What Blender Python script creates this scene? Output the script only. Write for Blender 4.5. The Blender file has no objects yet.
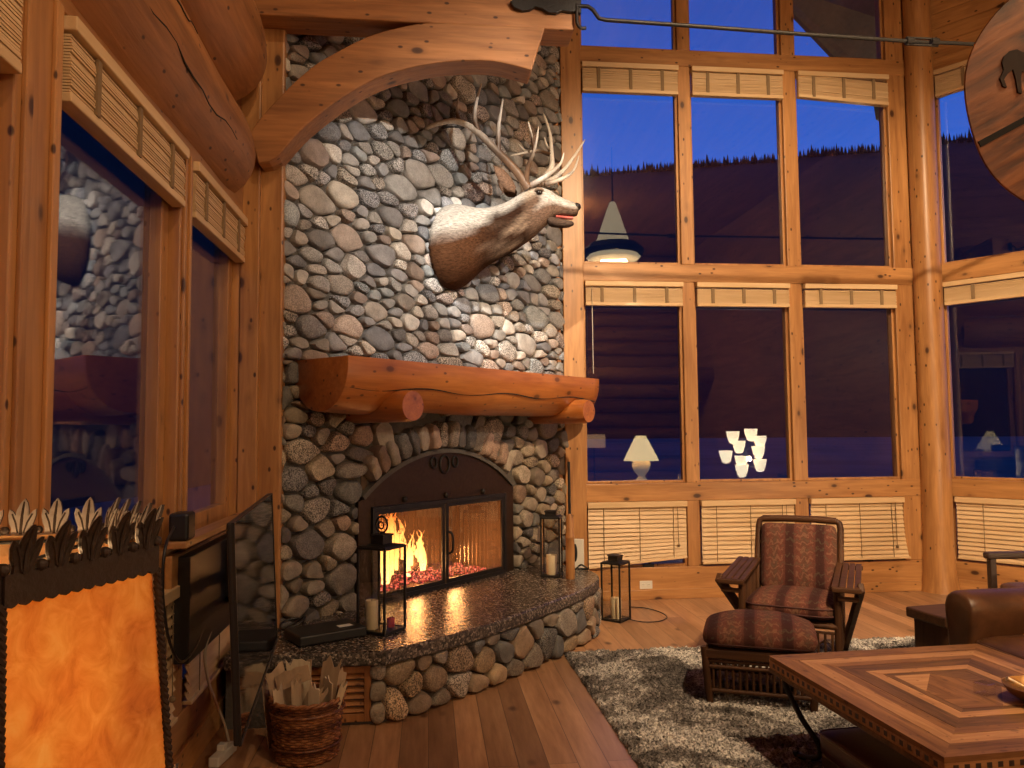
import bpy, bmesh, math, random
import numpy as np
from mathutils import Vector, Matrix, noise as mnoise
random.seed(7); np.random.seed(7)
SC = bpy.context.scene
COL = SC.collection
PI = math.pi
V = Vector
# ------------------------------------------------------------------ camera
H = 1.5
FPX = 773.54
YAW, PITCH, ROLL = map(math.radians, (6.218, 3.571, -0.4853))
def cam_axes():
    fwd = V((math.sin(YAW)*math.cos(PITCH), math.cos(YAW)*math.cos(PITCH), math.sin(PITCH)))
    rt = V((math.cos(YAW), -math.sin(YAW), 0))
    up = rt.cross(fwd)
    return (math.cos(ROLL)*rt+math.sin(ROLL)*up, -math.sin(ROLL)*rt+math.cos(ROLL)*up, fwd)
CR, CU, CF = cam_axes()
EYE = V((0, 0, H))
def ray(x, y): return CR*(x-512)-CU*(y-384)+CF*FPX
def on_plane(x, y, p, n):
    d = ray(x, y); t = (V(p)-EYE).dot(n)/d.dot(n)
    return EYE+d*t
def atY(x, y, Y): return on_plane(x, y, (0, Y, 0), V((0, 1, 0)))
def atX(x, y, X): return on_plane(x, y, (X, 0, 0), V((1, 0, 0)))
def atZ(x, y, Z): return on_plane(x, y, (0, 0, Z), V((0, 0, 1)))
cam = bpy.data.objects.new('camera', bpy.data.cameras.new('camera'))
COL.objects.link(cam)
M = Matrix((CR, CU, -CF)).transposed().to_4x4(); M.translation = EYE
cam.matrix_world = M
cam.data.sensor_width = 36; cam.data.lens = 36*FPX/1024
cam.data.clip_start = .05; cam.data.clip_end = 3000
SC.camera = cam
vs = SC.view_settings
vs.view_transform = 'Standard'; vs.look = 'None'; vs.gamma = 1; vs.use_curve_mapping = False; vs.exposure = 0.0
SC.cycles.use_denoising = True
try: SC.cycles.denoiser = 'OPENIMAGEDENOISE'
except Exception: pass
SC.cycles.max_bounces = 8; SC.cycles.diffuse_bounces = 3; SC.cycles.glossy_bounces = 4
SC.cycles.transparent_max_bounces = 24; SC.cycles.transmission_bounces = 8
SC.cycles.sample_clamp_indirect = 6.0; SC.cycles.caustics_reflective = False; SC.cycles.caustics_refractive = False

# ------------------------------------------------------------------ materials
def newmat(name):
    m = bpy.data.materials.new(name); m.use_nodes = True
    nt = m.node_tree; nt.nodes.clear()
    out = nt.nodes.new('ShaderNodeOutputMaterial')
    return m, nt, out
def N(nt, t, **kw):
    n = nt.nodes.new(t)
    for k, v in kw.items():
        if k in n.inputs.keys() if isinstance(k, str) else False: n.inputs[k].default_value = v
        else: setattr(n, k, v)
    return n
def L(nt, a, b): nt.links.new(a, b)
def ramp(nt, fac, stops):
    r = nt.nodes.new('ShaderNodeValToRGB')
    e = r.color_ramp.elements
    while len(e) < len(stops): e.new(.5)
    for el, (p, c) in zip(e, stops):
        el.position = p; el.color = (*c, 1) if len(c) == 3 else c
    L(nt, fac, r.inputs[0]); return r.outputs[0]
def math_(nt, op, a, b=None, c=None):
    n = nt.nodes.new('ShaderNodeMath'); n.operation = op
    for i, x in enumerate((a, b, c)):
        if x is None: continue
        if isinstance(x, (int, float)): n.inputs[i].default_value = x
        else: L(nt, x, n.inputs[i])
    return n.outputs[0]
def mixc(nt, fac, a, b, mode='MIX'):
    n = nt.nodes.new('ShaderNodeMix'); n.data_type = 'RGBA'; n.blend_type = mode
    for i, x in ((0, fac), (6, a), (7, b)):
        if isinstance(x, (int, float)): n.inputs[i].default_value = x
        elif isinstance(x, tuple): n.inputs[i].default_value = (*x, 1) if len(x) == 3 else x
        else: L(nt, x, n.inputs[i])
    return n.outputs[2]
def noise_(nt, vec, scale, detail=4, dist=0.0, rough=.55):
    n = nt.nodes.new('ShaderNodeTexNoise')
    n.inputs['Scale'].default_value = scale; n.inputs['Detail'].default_value = detail
    n.inputs['Distortion'].default_value = dist; n.inputs['Roughness'].default_value = rough
    if vec is not None: L(nt, vec, n.inputs['Vector'])
    return n.outputs['Fac']
def vor_(nt, vec, scale, feature='F1', out='Distance'):
    n = nt.nodes.new('ShaderNodeTexVoronoi'); n.feature = feature
    n.inputs['Scale'].default_value = scale
    if vec is not None: L(nt, vec, n.inputs['Vector'])
    return n.outputs[out]
def bump_(nt, h, strength=.3, dist=.01):
    b = nt.nodes.new('ShaderNodeBump'); b.inputs['Strength'].default_value = strength; b.inputs['Distance'].default_value = dist
    L(nt, h, b.inputs['Height']); return b.outputs[0]
def coords(nt, kind='Object', scale=(1, 1, 1), rnd=True):
    tc = nt.nodes.new('ShaderNodeTexCoord'); o = tc.outputs[kind]
    if rnd:
        oi = nt.nodes.new('ShaderNodeObjectInfo')
        k = math_(nt, 'MULTIPLY', oi.outputs['Random'], 17.3)
        a = nt.nodes.new('ShaderNodeVectorMath'); a.operation = 'ADD'
        L(nt, o, a.inputs[0]); L(nt, k, a.inputs[1]); o = a.outputs[0]
    mp = nt.nodes.new('ShaderNodeMapping'); mp.inputs['Scale'].default_value = scale
    L(nt, o, mp.inputs['Vector']); return mp.outputs[0]
def principled(nt, out, col, rough=.5, normal=None, metal=0.0, spec=.5, coat=0.0, **kw):
    b = nt.nodes.new('ShaderNodeBsdfPrincipled')
    if isinstance(col, tuple): b.inputs['Base Color'].default_value = (*col, 1)
    else: L(nt, col, b.inputs['Base Color'])
    if isinstance(rough, (int, float)): b.inputs['Roughness'].default_value = rough
    else: L(nt, rough, b.inputs['Roughness'])
    b.inputs['Metallic'].default_value = metal
    b.inputs['Specular IOR Level'].default_value = spec
    b.inputs['Coat Weight'].default_value = coat
    b.inputs['Coat Roughness'].default_value = .25
    if normal is not None: L(nt, normal, b.inputs['Normal'])
    for k, v in kw.items(): b.inputs[k].default_value = v
    L(nt, b.outputs[0], out.inputs[0]); return b
def simple(name, col, rough=.5, metal=0.0, bump=0.0, bscale=80, spec=.5, coat=0.0, var=0.0):
    m, nt, out = newmat(name)
    c = coords(nt)
    n = noise_(nt, c, bscale, 4)
    colour = mixc(nt, n, tuple(x*(1-var) for x in col), tuple(min(1, x*(1+var)) for x in col)) if var else col
    principled(nt, out, colour, rough, bump_(nt, n, bump) if bump else None, metal, spec, coat)
    return m
_w = {}
def wood(axis='Z', c0=(.27, .115, .038), c1=(.53, .265, .095), knot=(.045, .015, .008), rough=.42, coat=.12, knots=1.0, key='pine', scale=1.0):
    k = (axis, key)
    if k in _w: return _w[k]
    m, nt, out = newmat(f'{key} wood grain {axis}')
    i = 'XYZ'.index(axis)
    s = [scale]*3; s[i] = .09*scale
    c = coords(nt, scale=tuple(s))
    big = noise_(nt, c, 5, 5, 1.2)
    wv = nt.nodes.new('ShaderNodeTexNoise'); L(nt, c, wv.inputs['Vector'])
    wv.inputs['Scale'].default_value = 38; wv.inputs['Detail'].default_value = 6; wv.inputs['Distortion'].default_value = .6
    f = math_(nt, 'ADD', math_(nt, 'MULTIPLY', big, .6), math_(nt, 'MULTIPLY', wv.outputs['Fac'], .4))
    col = ramp(nt, f, [(.33, c0), (.5, tuple((a+b)/2 for a, b in zip(c0, c1))), (.66, c1)])
    s2 = [scale]*3; s2[i] = .55*scale
    ck = coords(nt, scale=tuple(s2))
    kd = vor_(nt, ck, 6.5)
    kk = ramp(nt, kd, [(.0, (1, 1, 1)), (.10, (.9, .9, .9)), (.15, (.22, .22, .22)), (.27, (0, 0, 0))])
    gate = nt.nodes.new('ShaderNodeTexVoronoi'); gate.inputs['Scale'].default_value = 6.5; L(nt, ck, gate.inputs['Vector'])
    g = math_(nt, 'GREATER_THAN', gate.outputs['Color'], .38)
    kk = math_(nt, 'MULTIPLY', math_(nt, 'MULTIPLY', kk, knots), g)
    col = mixc(nt, kk, col, knot)
    kp = vor_(nt, ck, 15.0); kp = math_(nt, 'MULTIPLY', ramp(nt, kp, [(0, (1, 1, 1)), (.09, (.9, .9, .9)), (.15, (0, 0, 0))]), min(1, knots))
    col = mixc(nt, kp, col, knot)
    principled(nt, out, col, rough, bump_(nt, f, .55 if key == 'log' else .22, .012 if key == 'log' else .006), coat=coat, spec=.15 if 'table' in key else (.22 if key == 'hickory' else .45))
    _w[k] = m; return m
def pine(a): return wood(a)
def logwood(a): return wood(a, (.19, .075, .025), (.45, .195, .068), key='log', rough=.5, coat=.08, knots=1.0)
def mantelwood(a): return wood(a, (.30, .085, .018), (.56, .20, .045), key='mantel', rough=.34, coat=.35, knots=.8)
def palewood(a): return wood(a, (.55, .36, .18), (.74, .54, .32), key='blind', rough=.5, coat=0, knots=0)

def mat_stone():
    m, nt, out = newmat('river stone')
    at = nt.nodes.new('ShaderNodeAttribute'); at.attribute_name = 'stone_colour'
    c = coords(nt, rnd=False)
    n1 = noise_(nt, c, 14, 5); n2 = noise_(nt, c, 130, 3); n3 = noise_(nt, c, 45, 6, 1.0)
    a = mixc(nt, .55, at.outputs['Color'], ramp(nt, n1, [(.3, (.35, .35, .35)), (.7, (.85, .85, .85))]), 'OVERLAY')
    sp = ramp(nt, n2, [(.42, (0, 0, 0)), (.5, (.5, .5, .5)), (.6, (1, 1, 1))])
    spk = mixc(nt, at.outputs['Alpha'], (.5, .5, .5), sp)
    col = mixc(nt, .8, a, spk, 'OVERLAY')
    h = math_(nt, 'ADD', n3, math_(nt, 'MULTIPLY', n2, .4))
    principled(nt, out, col, .62, bump_(nt, h, .5, .012), spec=.35)
    return m
def mat_granite():
    m, nt, out = newmat('speckled granite slab')
    c = coords(nt, rnd=False)
    v = vor_(nt, c, 95, out='Color'); n = noise_(nt, c, 140, 3)
    bw = nt.nodes.new('ShaderNodeRGBToBW'); L(nt, v, bw.inputs[0])
    col = ramp(nt, bw.outputs[0], [(.2, (.016, .012, .010)), (.45, (.06, .045, .036)), (.66, (.125, .095, .075)), (.88, (.40, .34, .28))])
    col = mixc(nt, .4, col, ramp(nt, n, [(.4, (.1, .1, .1)), (.62, (.9, .9, .9))]), 'OVERLAY')
    ge = nt.nodes.new('ShaderNodeNewGeometry'); sx = nt.nodes.new('ShaderNodeSeparateXYZ'); L(nt, ge.outputs['Normal'], sx.inputs[0])
    up = math_(nt, 'GREATER_THAN', sx.outputs[2], .8)
    rgh = math_(nt, 'SUBTRACT', .6, math_(nt, 'MULTIPLY', up, .34))
    b = nt.nodes.new('ShaderNodeBump'); b.inputs['Distance'].default_value = .012; L(nt, n, b.inputs['Height'])
    L(nt, math_(nt, 'SUBTRACT', 1.0, math_(nt, 'MULTIPLY', up, .85)), b.inputs['Strength'])
    principled(nt, out, col, rgh, b.outputs[0], spec=.6)
    return m
def mat_floor():
    m, nt, out = newmat('pine plank floor')
    tc = nt.nodes.new('ShaderNodeTexCoord'); mp = nt.nodes.new('ShaderNodeMapping')
    mp.inputs['Rotation'].default_value = (0, 0, PI/2); L(nt, tc.outputs['Object'], mp.inputs['Vector'])
    br = nt.nodes.new('ShaderNodeTexBrick'); L(nt, mp.outputs[0], br.inputs['Vector'])
    br.inputs['Scale'].default_value = 1; br.inputs['Brick Width'].default_value = 2.6; br.inputs['Row Height'].default_value = .135
    br.inputs['Mortar Size'].default_value = .0022; br.inputs['Mortar Smooth'].default_value = .3; br.inputs['Bias'].default_value = 0
    br.inputs['Color1'].default_value = (.0, .0, .0, 1); br.inputs['Color2'].default_value = (1, 1, 1, 1); br.inputs['Mortar'].default_value = (.5, .5, .5, 1)
    br.offset = .37; br.offset_frequency = 2
    bw = nt.nodes.new('ShaderNodeRGBToBW'); L(nt, br.outputs['Color'], bw.inputs[0])
    add = nt.nodes.new('ShaderNodeVectorMath'); add.operation = 'ADD'; L(nt, tc.outputs['Object'], add.inputs[0])
    L(nt, math_(nt, 'MULTIPLY', bw.outputs[0], 9.0), add.inputs[1])
    m2 = nt.nodes.new('ShaderNodeMapping'); m2.inputs['Scale'].default_value = (1, .1, 1); L(nt, add.outputs[0], m2.inputs['Vector'])
    n1 = noise_(nt, m2.outputs[0], 7, 5, 1.0); n2 = noise_(nt, m2.outputs[0], 45, 5)
    f = math_(nt, 'ADD', math_(nt, 'MULTIPLY', n1, .55), math_(nt, 'MULTIPLY', n2, .45))
    col = ramp(nt, f, [(.34, (.25, .125, .060)), (.52, (.37, .205, .108)), (.68, (.47, .285, .16))])
    col = mixc(nt, .85, col, ramp(nt, bw.outputs[0], [(0, (.30, .27, .25)), (.5, (.5, .48, .46)), (1, (.66, .62, .57))]), 'OVERLAY')
    mk = nt.nodes.new('ShaderNodeMapping'); mk.inputs['Scale'].default_value = (1, .6, 0); L(nt, add.outputs[0], mk.inputs['Vector'])
    kd = vor_(nt, mk.outputs[0], 5.0)
    col = mixc(nt, ramp(nt, kd, [(0, (1, 1, 1)), (.07, (.8, .8, .8)), (.16, (0, 0, 0))]), col, (.09, .04, .02))
    col = mixc(nt, math_(nt, 'MULTIPLY', br.outputs['Fac'], .8), col, (.06, .03, .018))
    principled(nt, out, col, .34, bump_(nt, math_(nt, 'SUBTRACT', f, br.outputs['Fac']), .2, .004), coat=.15)
    return m
def mat_glass(name, base=.09, tint=(1, 1, 1), gl=(1, 1, 1)):
    m, nt, out = newmat(name)
    g = nt.nodes.new('ShaderNodeNewGeometry')
    d = nt.nodes.new('ShaderNodeVectorMath'); d.operation = 'DOT_PRODUCT'
    L(nt, g.outputs['Incoming'], d.inputs[0]); L(nt, g.outputs['Normal'], d.inputs[1])
    a = math_(nt, 'ABSOLUTE', d.outputs['Value'])
    p = math_(nt, 'POWER', math_(nt, 'SUBTRACT', 1.0, a), 5.0)
    f = math_(nt, 'ADD', math_(nt, 'MULTIPLY', p, 1-base), base)
    t = nt.nodes.new('ShaderNodeBsdfTransparent'); t.inputs[0].default_value = (*tint, 1)
    s = nt.nodes.new('ShaderNodeBsdfGlossy'); s.inputs['Roughness'].default_value = .0; s.inputs[0].default_value = (*gl, 1)
    mx = nt.nodes.new('ShaderNodeMixShader'); L(nt, f, mx.inputs[0]); L(nt, t.outputs[0], mx.inputs[1]); L(nt, s.outputs[0], mx.inputs[2])
    L(nt, mx.outputs[0], out.inputs[0]); return m
def emis(name, col, strength):
    m, nt, out = newmat(name)
    e = nt.nodes.new('ShaderNodeEmission'); e.inputs[0].default_value = (*col, 1); e.inputs[1].default_value = strength
    L(nt, e.outputs[0], out.inputs[0]); return m
def mat_flame():
    m, nt, out = newmat('flame')
    tc = nt.nodes.new('ShaderNodeTexCoord'); sp = nt.nodes.new('ShaderNodeSeparateXYZ'); L(nt, tc.outputs['Generated'], sp.inputs[0])
    n = noise_(nt, tc.outputs['Object'], 22, 4, 1.5)
    f = math_(nt, 'ADD', math_(nt, 'MULTIPLY', sp.outputs[2], .75), math_(nt, 'MULTIPLY', n, .45))
    col = ramp(nt, f, [(.15, (1, .55, .2)), (.45, (1, .42, .10)), (.8, (1, .20, .03)), (1, (.8, .1, .01))])
    e = nt.nodes.new('ShaderNodeEmission'); L(nt, col, e.inputs[0])
    L(nt, math_(nt, 'MULTIPLY', math_(nt, 'SUBTRACT', 1.12, f), 9.0), e.inputs[1])
    t = nt.nodes.new('ShaderNodeBsdfTransparent'); mx = nt.nodes.new('ShaderNodeMixShader')
    L(nt, ramp(nt, math_(nt, 'SUBTRACT', n, math_(nt, 'MULTIPLY', sp.outputs[2], .18)), [(.32, (0, 0, 0)), (.52, (.92, .92, .92))]), mx.inputs[0])
    L(nt, t.outputs[0], mx.inputs[1]); L(nt, e.outputs[0], mx.inputs[2]); L(nt, mx.outputs[0], out.inputs[0]); return m
def mat_ember():
    m, nt, out = newmat('glowing embers')
    c = coords(nt, rnd=False); n = noise_(nt, c, 55, 4)
    col = ramp(nt, n, [(.46, (.008, .002, .002)), (.55, (.5, .04, .025)), (.64, (1, .22, .13)), (.77, (1, .75, .7))])
    b = principled(nt, out, (.03, .02, .02), .8)
    L(nt, col, b.inputs['Emission Color']); b.inputs['Emission Strength'].default_value = 2.6
    return m
def mat_mesh_curtain(op=.42):
    m, nt, out = newmat('chain mesh curtain')
    d = nt.nodes.new('ShaderNodeBsdfPrincipled'); d.inputs['Base Color'].default_value = (.28, .17, .10, 1); d.inputs['Metallic'].default_value = .6; d.inputs['Roughness'].default_value = .45
    t = nt.nodes.new('ShaderNodeBsdfTransparent'); mx = nt.nodes.new('ShaderNodeMixShader'); mx.inputs[0].default_value = op
    L(nt, t.outputs[0], mx.inputs[1]); L(nt, d.outputs[0], mx.inputs[2]); L(nt, mx.outputs[0], out.inputs[0]); return m
def mat_mica():
    m, nt, out = newmat('amber mica shade')
    c = coords(nt, rnd=True); n = noise_(nt, c, 26, 6, 1.2, .65); n2 = noise_(nt, c, 9, 4, .5)
    f = math_(nt, 'ADD', math_(nt, 'MULTIPLY', n, .6), math_(nt, 'MULTIPLY', n2, .4))
    col = ramp(nt, f, [(.30, (.50, .18, .04)), (.44, (.80, .44, .14)), (.56, (.95, .66, .30)), (.70, (1, .84, .52))])
    d = nt.nodes.new('ShaderNodeBsdfDiffuse'); d.inputs[0].default_value = (.62, .42, .22, 1)
    t = nt.nodes.new('ShaderNodeBsdfTranslucent'); L(nt, col, t.inputs[0])
    mx = nt.nodes.new('ShaderNodeMixShader'); mx.inputs[0].default_value = .72
    L(nt, d.outputs[0], mx.inputs[1]); L(nt, t.outputs[0], mx.inputs[2]); L(nt, mx.outputs[0], out.inputs[0]); return m
def mat_shade(name, col, em):
    m, nt, out = newmat(name)
    d = nt.nodes.new('ShaderNodeBsdfDiffuse'); d.inputs[0].default_value = (*col, 1)
    e = nt.nodes.new('ShaderNodeEmission'); e.inputs[0].default_value = (*col, 1); e.inputs[1].default_value = em
    a = nt.nodes.new('ShaderNodeAddShader'); L(nt, d.outputs[0], a.inputs[0]); L(nt, e.outputs[0], a.inputs[1]); L(nt, a.outputs[0], out.inputs[0]); return m
def mat_fur():
    m, nt, out = newmat('elk coat')
    tc = nt.nodes.new('ShaderNodeTexCoord')
    at = nt.nodes.new('ShaderNodeAttribute'); at.attribute_name = 'coat'
    mp = nt.nodes.new('ShaderNodeMapping'); mp.inputs['Scale'].default_value = (14, 55, 40); mp.inputs['Rotation'].default_value = (0, .5, 0); L(nt, tc.outputs['Object'], mp.inputs['Vector'])
    n = noise_(nt, mp.outputs[0], 2.2, 6, .6)
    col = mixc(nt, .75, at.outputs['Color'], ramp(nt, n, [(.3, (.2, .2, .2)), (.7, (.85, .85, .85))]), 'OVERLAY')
    principled(nt, out, col, .75, bump_(nt, n, .7, .012), spec=.03); return m
def mat_antler():
    m, nt, out = newmat('elk antler')
    at = nt.nodes.new('ShaderNodeAttribute'); at.attribute_name = 'coat'
    c = coords(nt, rnd=False, scale=(1, 1, .3)); n = noise_(nt, c, 60, 5)
    col = mixc(nt, .5, at.outputs['Color'], ramp(nt, n, [(.3, (.3, .3, .3)), (.7, (.75, .75, .75))]), 'OVERLAY')
    principled(nt, out, col, .45, bump_(nt, n, .35, .006)); return m
def mat_leather(name, c0, c1, rough=.33):
    m, nt, out = newmat(name)
    c = coords(nt); n = noise_(nt, c, 6, 5, .6); v = vor_(nt, c, 220)
    col = ramp(nt, n, [(.3, c0), (.7, c1)])
    principled(nt, out, col, rough, bump_(nt, math_(nt, 'ADD', math_(nt, 'MULTIPLY', v, .4), n), .25, .006), spec=.35); return m
def mat_fabric(axis_x=0, stripe=9.0):
    m, nt, out = newmat('red patterned blanket fabric')
    tc = nt.nodes.new('ShaderNodeTexCoord'); sp = nt.nodes.new('ShaderNodeSeparateXYZ'); L(nt, tc.outputs['Object'], sp.inputs[0])
    X, Y, Z = sp.outputs
    yz = math_(nt, 'ADD', math_(nt, 'MULTIPLY', Y, .8), Z)
    wob = noise_(nt, tc.outputs['Object'], 22, 3, .5)
    xx = math_(nt, 'ADD', X, math_(nt, 'MULTIPLY', math_(nt, 'PINGPONG', yz, .03), .08))
    band = math_(nt, 'SINE', math_(nt, 'MULTIPLY', xx, 32.0))
    base = ramp(nt, math_(nt, 'MULTIPLY_ADD', band, .5, .5), [(.0, (.035, .011, .009)), (.16, (.045, .014, .011)), (.22, (.085, .027, .020)), (.8, (.105, .034, .023)), (1, (.085, .036, .024))])
    b2 = math_(nt, 'SINE', math_(nt, 'ADD', math_(nt, 'MULTIPLY', yz, 95.0), math_(nt, 'ADD', math_(nt, 'MULTIPLY', math_(nt, 'PINGPONG', X, .022), 120.0), math_(nt, 'MULTIPLY', wob, 14.0))))
    mot = math_(nt, 'MULTIPLY', math_(nt, 'GREATER_THAN', b2, .62), math_(nt, 'GREATER_THAN', band, -.25))
    col = mixc(nt, math_(nt, 'MULTIPLY', mot, .26), base, (.27, .15, .09))
    b3 = math_(nt, 'MULTIPLY', math_(nt, 'LESS_THAN', b2, -.6), math_(nt, 'GREATER_THAN', wob, .5))
    col = mixc(nt, math_(nt, 'MULTIPLY', b3, .35), col, (.075, .07, .045))
    mp = coords(nt); n = noise_(nt, mp, 160, 3)
    col = mixc(nt, .35, col, ramp(nt, n, [(.3, (.25, .25, .25)), (.7, (.75, .75, .75))]), 'OVERLAY')
    principled(nt, out, col, .85, bump_(nt, n, .5, .004), spec=.2); return m
def mat_rug():
    m, nt, out = newmat('grey patterned shag')
    c = coords(nt, rnd=False); n = noise_(nt, c, 2.1, 4, 1.4); n2 = noise_(nt, c, 85, 3, .8); n3 = noise_(nt, c, 22, 5, 1.0)
    f = math_(nt, 'ADD', math_(nt, 'MULTIPLY', n, .72), math_(nt, 'MULTIPLY', n3, .28))
    col = ramp(nt, f, [(.36, (.055, .05, .048)), (.44, (.14, .128, .12)), (.50, (.23, .212, .20)), (.535, (.43, .41, .385)), (.7, (.54, .515, .485))])
    col = mixc(nt, .95, col, ramp(nt, n2, [(.36, (.08, .08, .08)), (.64, (.92, .92, .92))]), 'OVERLAY')
    principled(nt, out, col, .95, bump_(nt, n2, .8, .02), spec=.1); return m
def mat_wicker():
    m, nt, out = newmat('woven wicker')
    tc = nt.nodes.new('ShaderNodeTexCoord'); sp = nt.nodes.new('ShaderNodeSeparateXYZ'); L(nt, tc.outputs['Object'], sp.inputs[0])
    n = noise_(nt, coords(nt), 30, 4)
    bz = math_(nt, 'SINE', math_(nt, 'MULTIPLY', sp.outputs[2], 70.0))
    col = ramp(nt, math_(nt, 'ADD', math_(nt, 'MULTIPLY', bz, .12), n), [(.3, (.07, .022, .010)), (.5, (.17, .060, .022)), (.72, (.34, .15, .06))])
    principled(nt, out, col, .5, spec=.4); return m
def mat_cardboard():
    m, nt, out = newmat('torn cardboard and kindling')
    oi = nt.nodes.new('ShaderNodeObjectInfo')
    c = coords(nt, scale=(1, 1, .12)); n = noise_(nt, c, 40, 4)
    col = ramp(nt, oi.outputs['Random'], [(.0, (.30, .20, .125)), (.4, (.40, .29, .19)), (.75, (.52, .42, .30)), (1, (.60, .50, .32))])
    col = mixc(nt, .35, col, ramp(nt, n, [(.3, (.3, .3, .3)), (.7, (.7, .7, .7))]), 'OVERLAY')
    principled(nt, out, col, .8, bump_(nt, n, .3, .004), spec=.2); return m

STONE = mat_stone(); GRANITE = mat_granite(); FLOORM = mat_floor()
MORTAR = simple('mortar', (.095, .085, .075), .95, bump=.6, bscale=60, var=.25)
GLASS = mat_glass('window glass', .085)
LGLASS = mat_glass('lantern glass', .05, (.97, .97, .95))
DGLASS = mat_glass('fire door glass', .04, (.95, .93, .9))
IRON = simple('black iron', (.012, .010, .009), .5, .25, .3, 60)
DARKMETAL = simple('bronzed steel', (.055, .032, .018), .42, .75, .15, 40, var=.3)
BRICK = simple('sooty firebrick', (.10, .06, .035), .9, bump=.5, bscale=25, var=.3)
BLACKPL = simple('black plastic', (.012, .012, .013), .4)
SCREEN = simple('dark glossy screen', (.004, .004, .005), .06, spec=.9)
WHITEPL = simple('white plastic', (.62, .60, .55), .45)
WAX = simple('ivory candle wax', (.72, .60, .42), .5)
WICK = simple('charred wick', (.01, .01, .01), .9)
REDWAX = simple('red wax', (.35, .03, .02), .5)
BARK = simple('charred bark', (.06, .035, .02), .95, bump=.9, bscale=30, var=.5)
FLAME = mat_flame(); EMBER = mat_ember(); CURTAIN = mat_mesh_curtain(); CURTAIN_THIN = mat_mesh_curtain(.22)
MICA = mat_mica()
INNER_LIT = simple('bulb-lit inner face', (.33, .30, .27), .45, .2, .3, 120)  # inner leaf faces made paler, the bulb's light put into the colour
CROWN = simple('cast iron crown', (.045, .032, .025), .5, .3, .3, 90)
ROPE = simple('dark twisted cord', (.035, .018, .010), .8)
FUR = mat_fur(); ANTLER = mat_antler()
EYE_M = simple('glass eye', (.006, .004, .003), .08, spec=.9)
NOSE = simple('dark wet nose', (.012, .010, .010), .35)
TONGUE = simple('pink tongue', (.42, .09, .07), .4)
LEATHER = mat_leather('brown leather', (.045, .018, .009), (.105, .045, .021), .3)
RLEATHER = mat_leather('dark red leather', (.045, .010, .007), (.085, .021, .013), .38)
DLEATHER = mat_leather('dark leather wrap', (.022, .013, .010), (.05, .028, .02), .4)
HICKORY = wood('Z', (.028, .011, .005), (.085, .036, .015), key='hickory', rough=.55, coat=.0, knots=.4)
HICKX = wood('X', (.028, .011, .005), (.085, .036, .015), key='hickory', rough=.55, coat=.0, knots=.4)
FABRIC = mat_fabric()
RUG = mat_rug(); WICKER = mat_wicker(); CARD = mat_cardboard()
T_A = {a: wood(a, (.10, .040, .015), (.31, .145, .056), key='table red', rough=.5, coat=.15, knots=.6, scale=2.2) for a in 'XY'}
T_B = {a: wood(a, (.26, .115, .045), (.52, .275, .125), key='table pale', rough=.5, coat=.15, knots=.6, scale=2.2) for a in 'XY'}
T_C = {a: wood(a, (.05, .023, .009), (.20, .095, .038), key='table dark', rough=.5, coat=.15, knots=.5, scale=2.2) for a in 'XY'}
T_INLAY = simple('dark inlay', (.03, .012, .008), .4)
BRASS = simple('worn brass bowl', (.30, .16, .06), .35, .85, .2, 30)
CLEAR = mat_glass('clear crystal', .12, (.95, .95, .95))
GREYSLAB = simple('weathered soffit plank', (.14, .12, .10), .8, bump=.3, bscale=20, var=.3)
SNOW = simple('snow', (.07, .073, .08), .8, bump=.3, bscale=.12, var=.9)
FORESTM = simple('dark conifer', (.006, .008, .007), .95)
HILLM = simple('forested hillside', (.012, .013, .013), .95, var=.5, bscale=.05)
TAPE = simple('woven ladder tape', (.22, .145, .075), .8)
CORDM = simple('pale cord', (.45, .38, .28), .7)
PAPER = simple('white label', (.7, .7, .68), .6)

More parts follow.
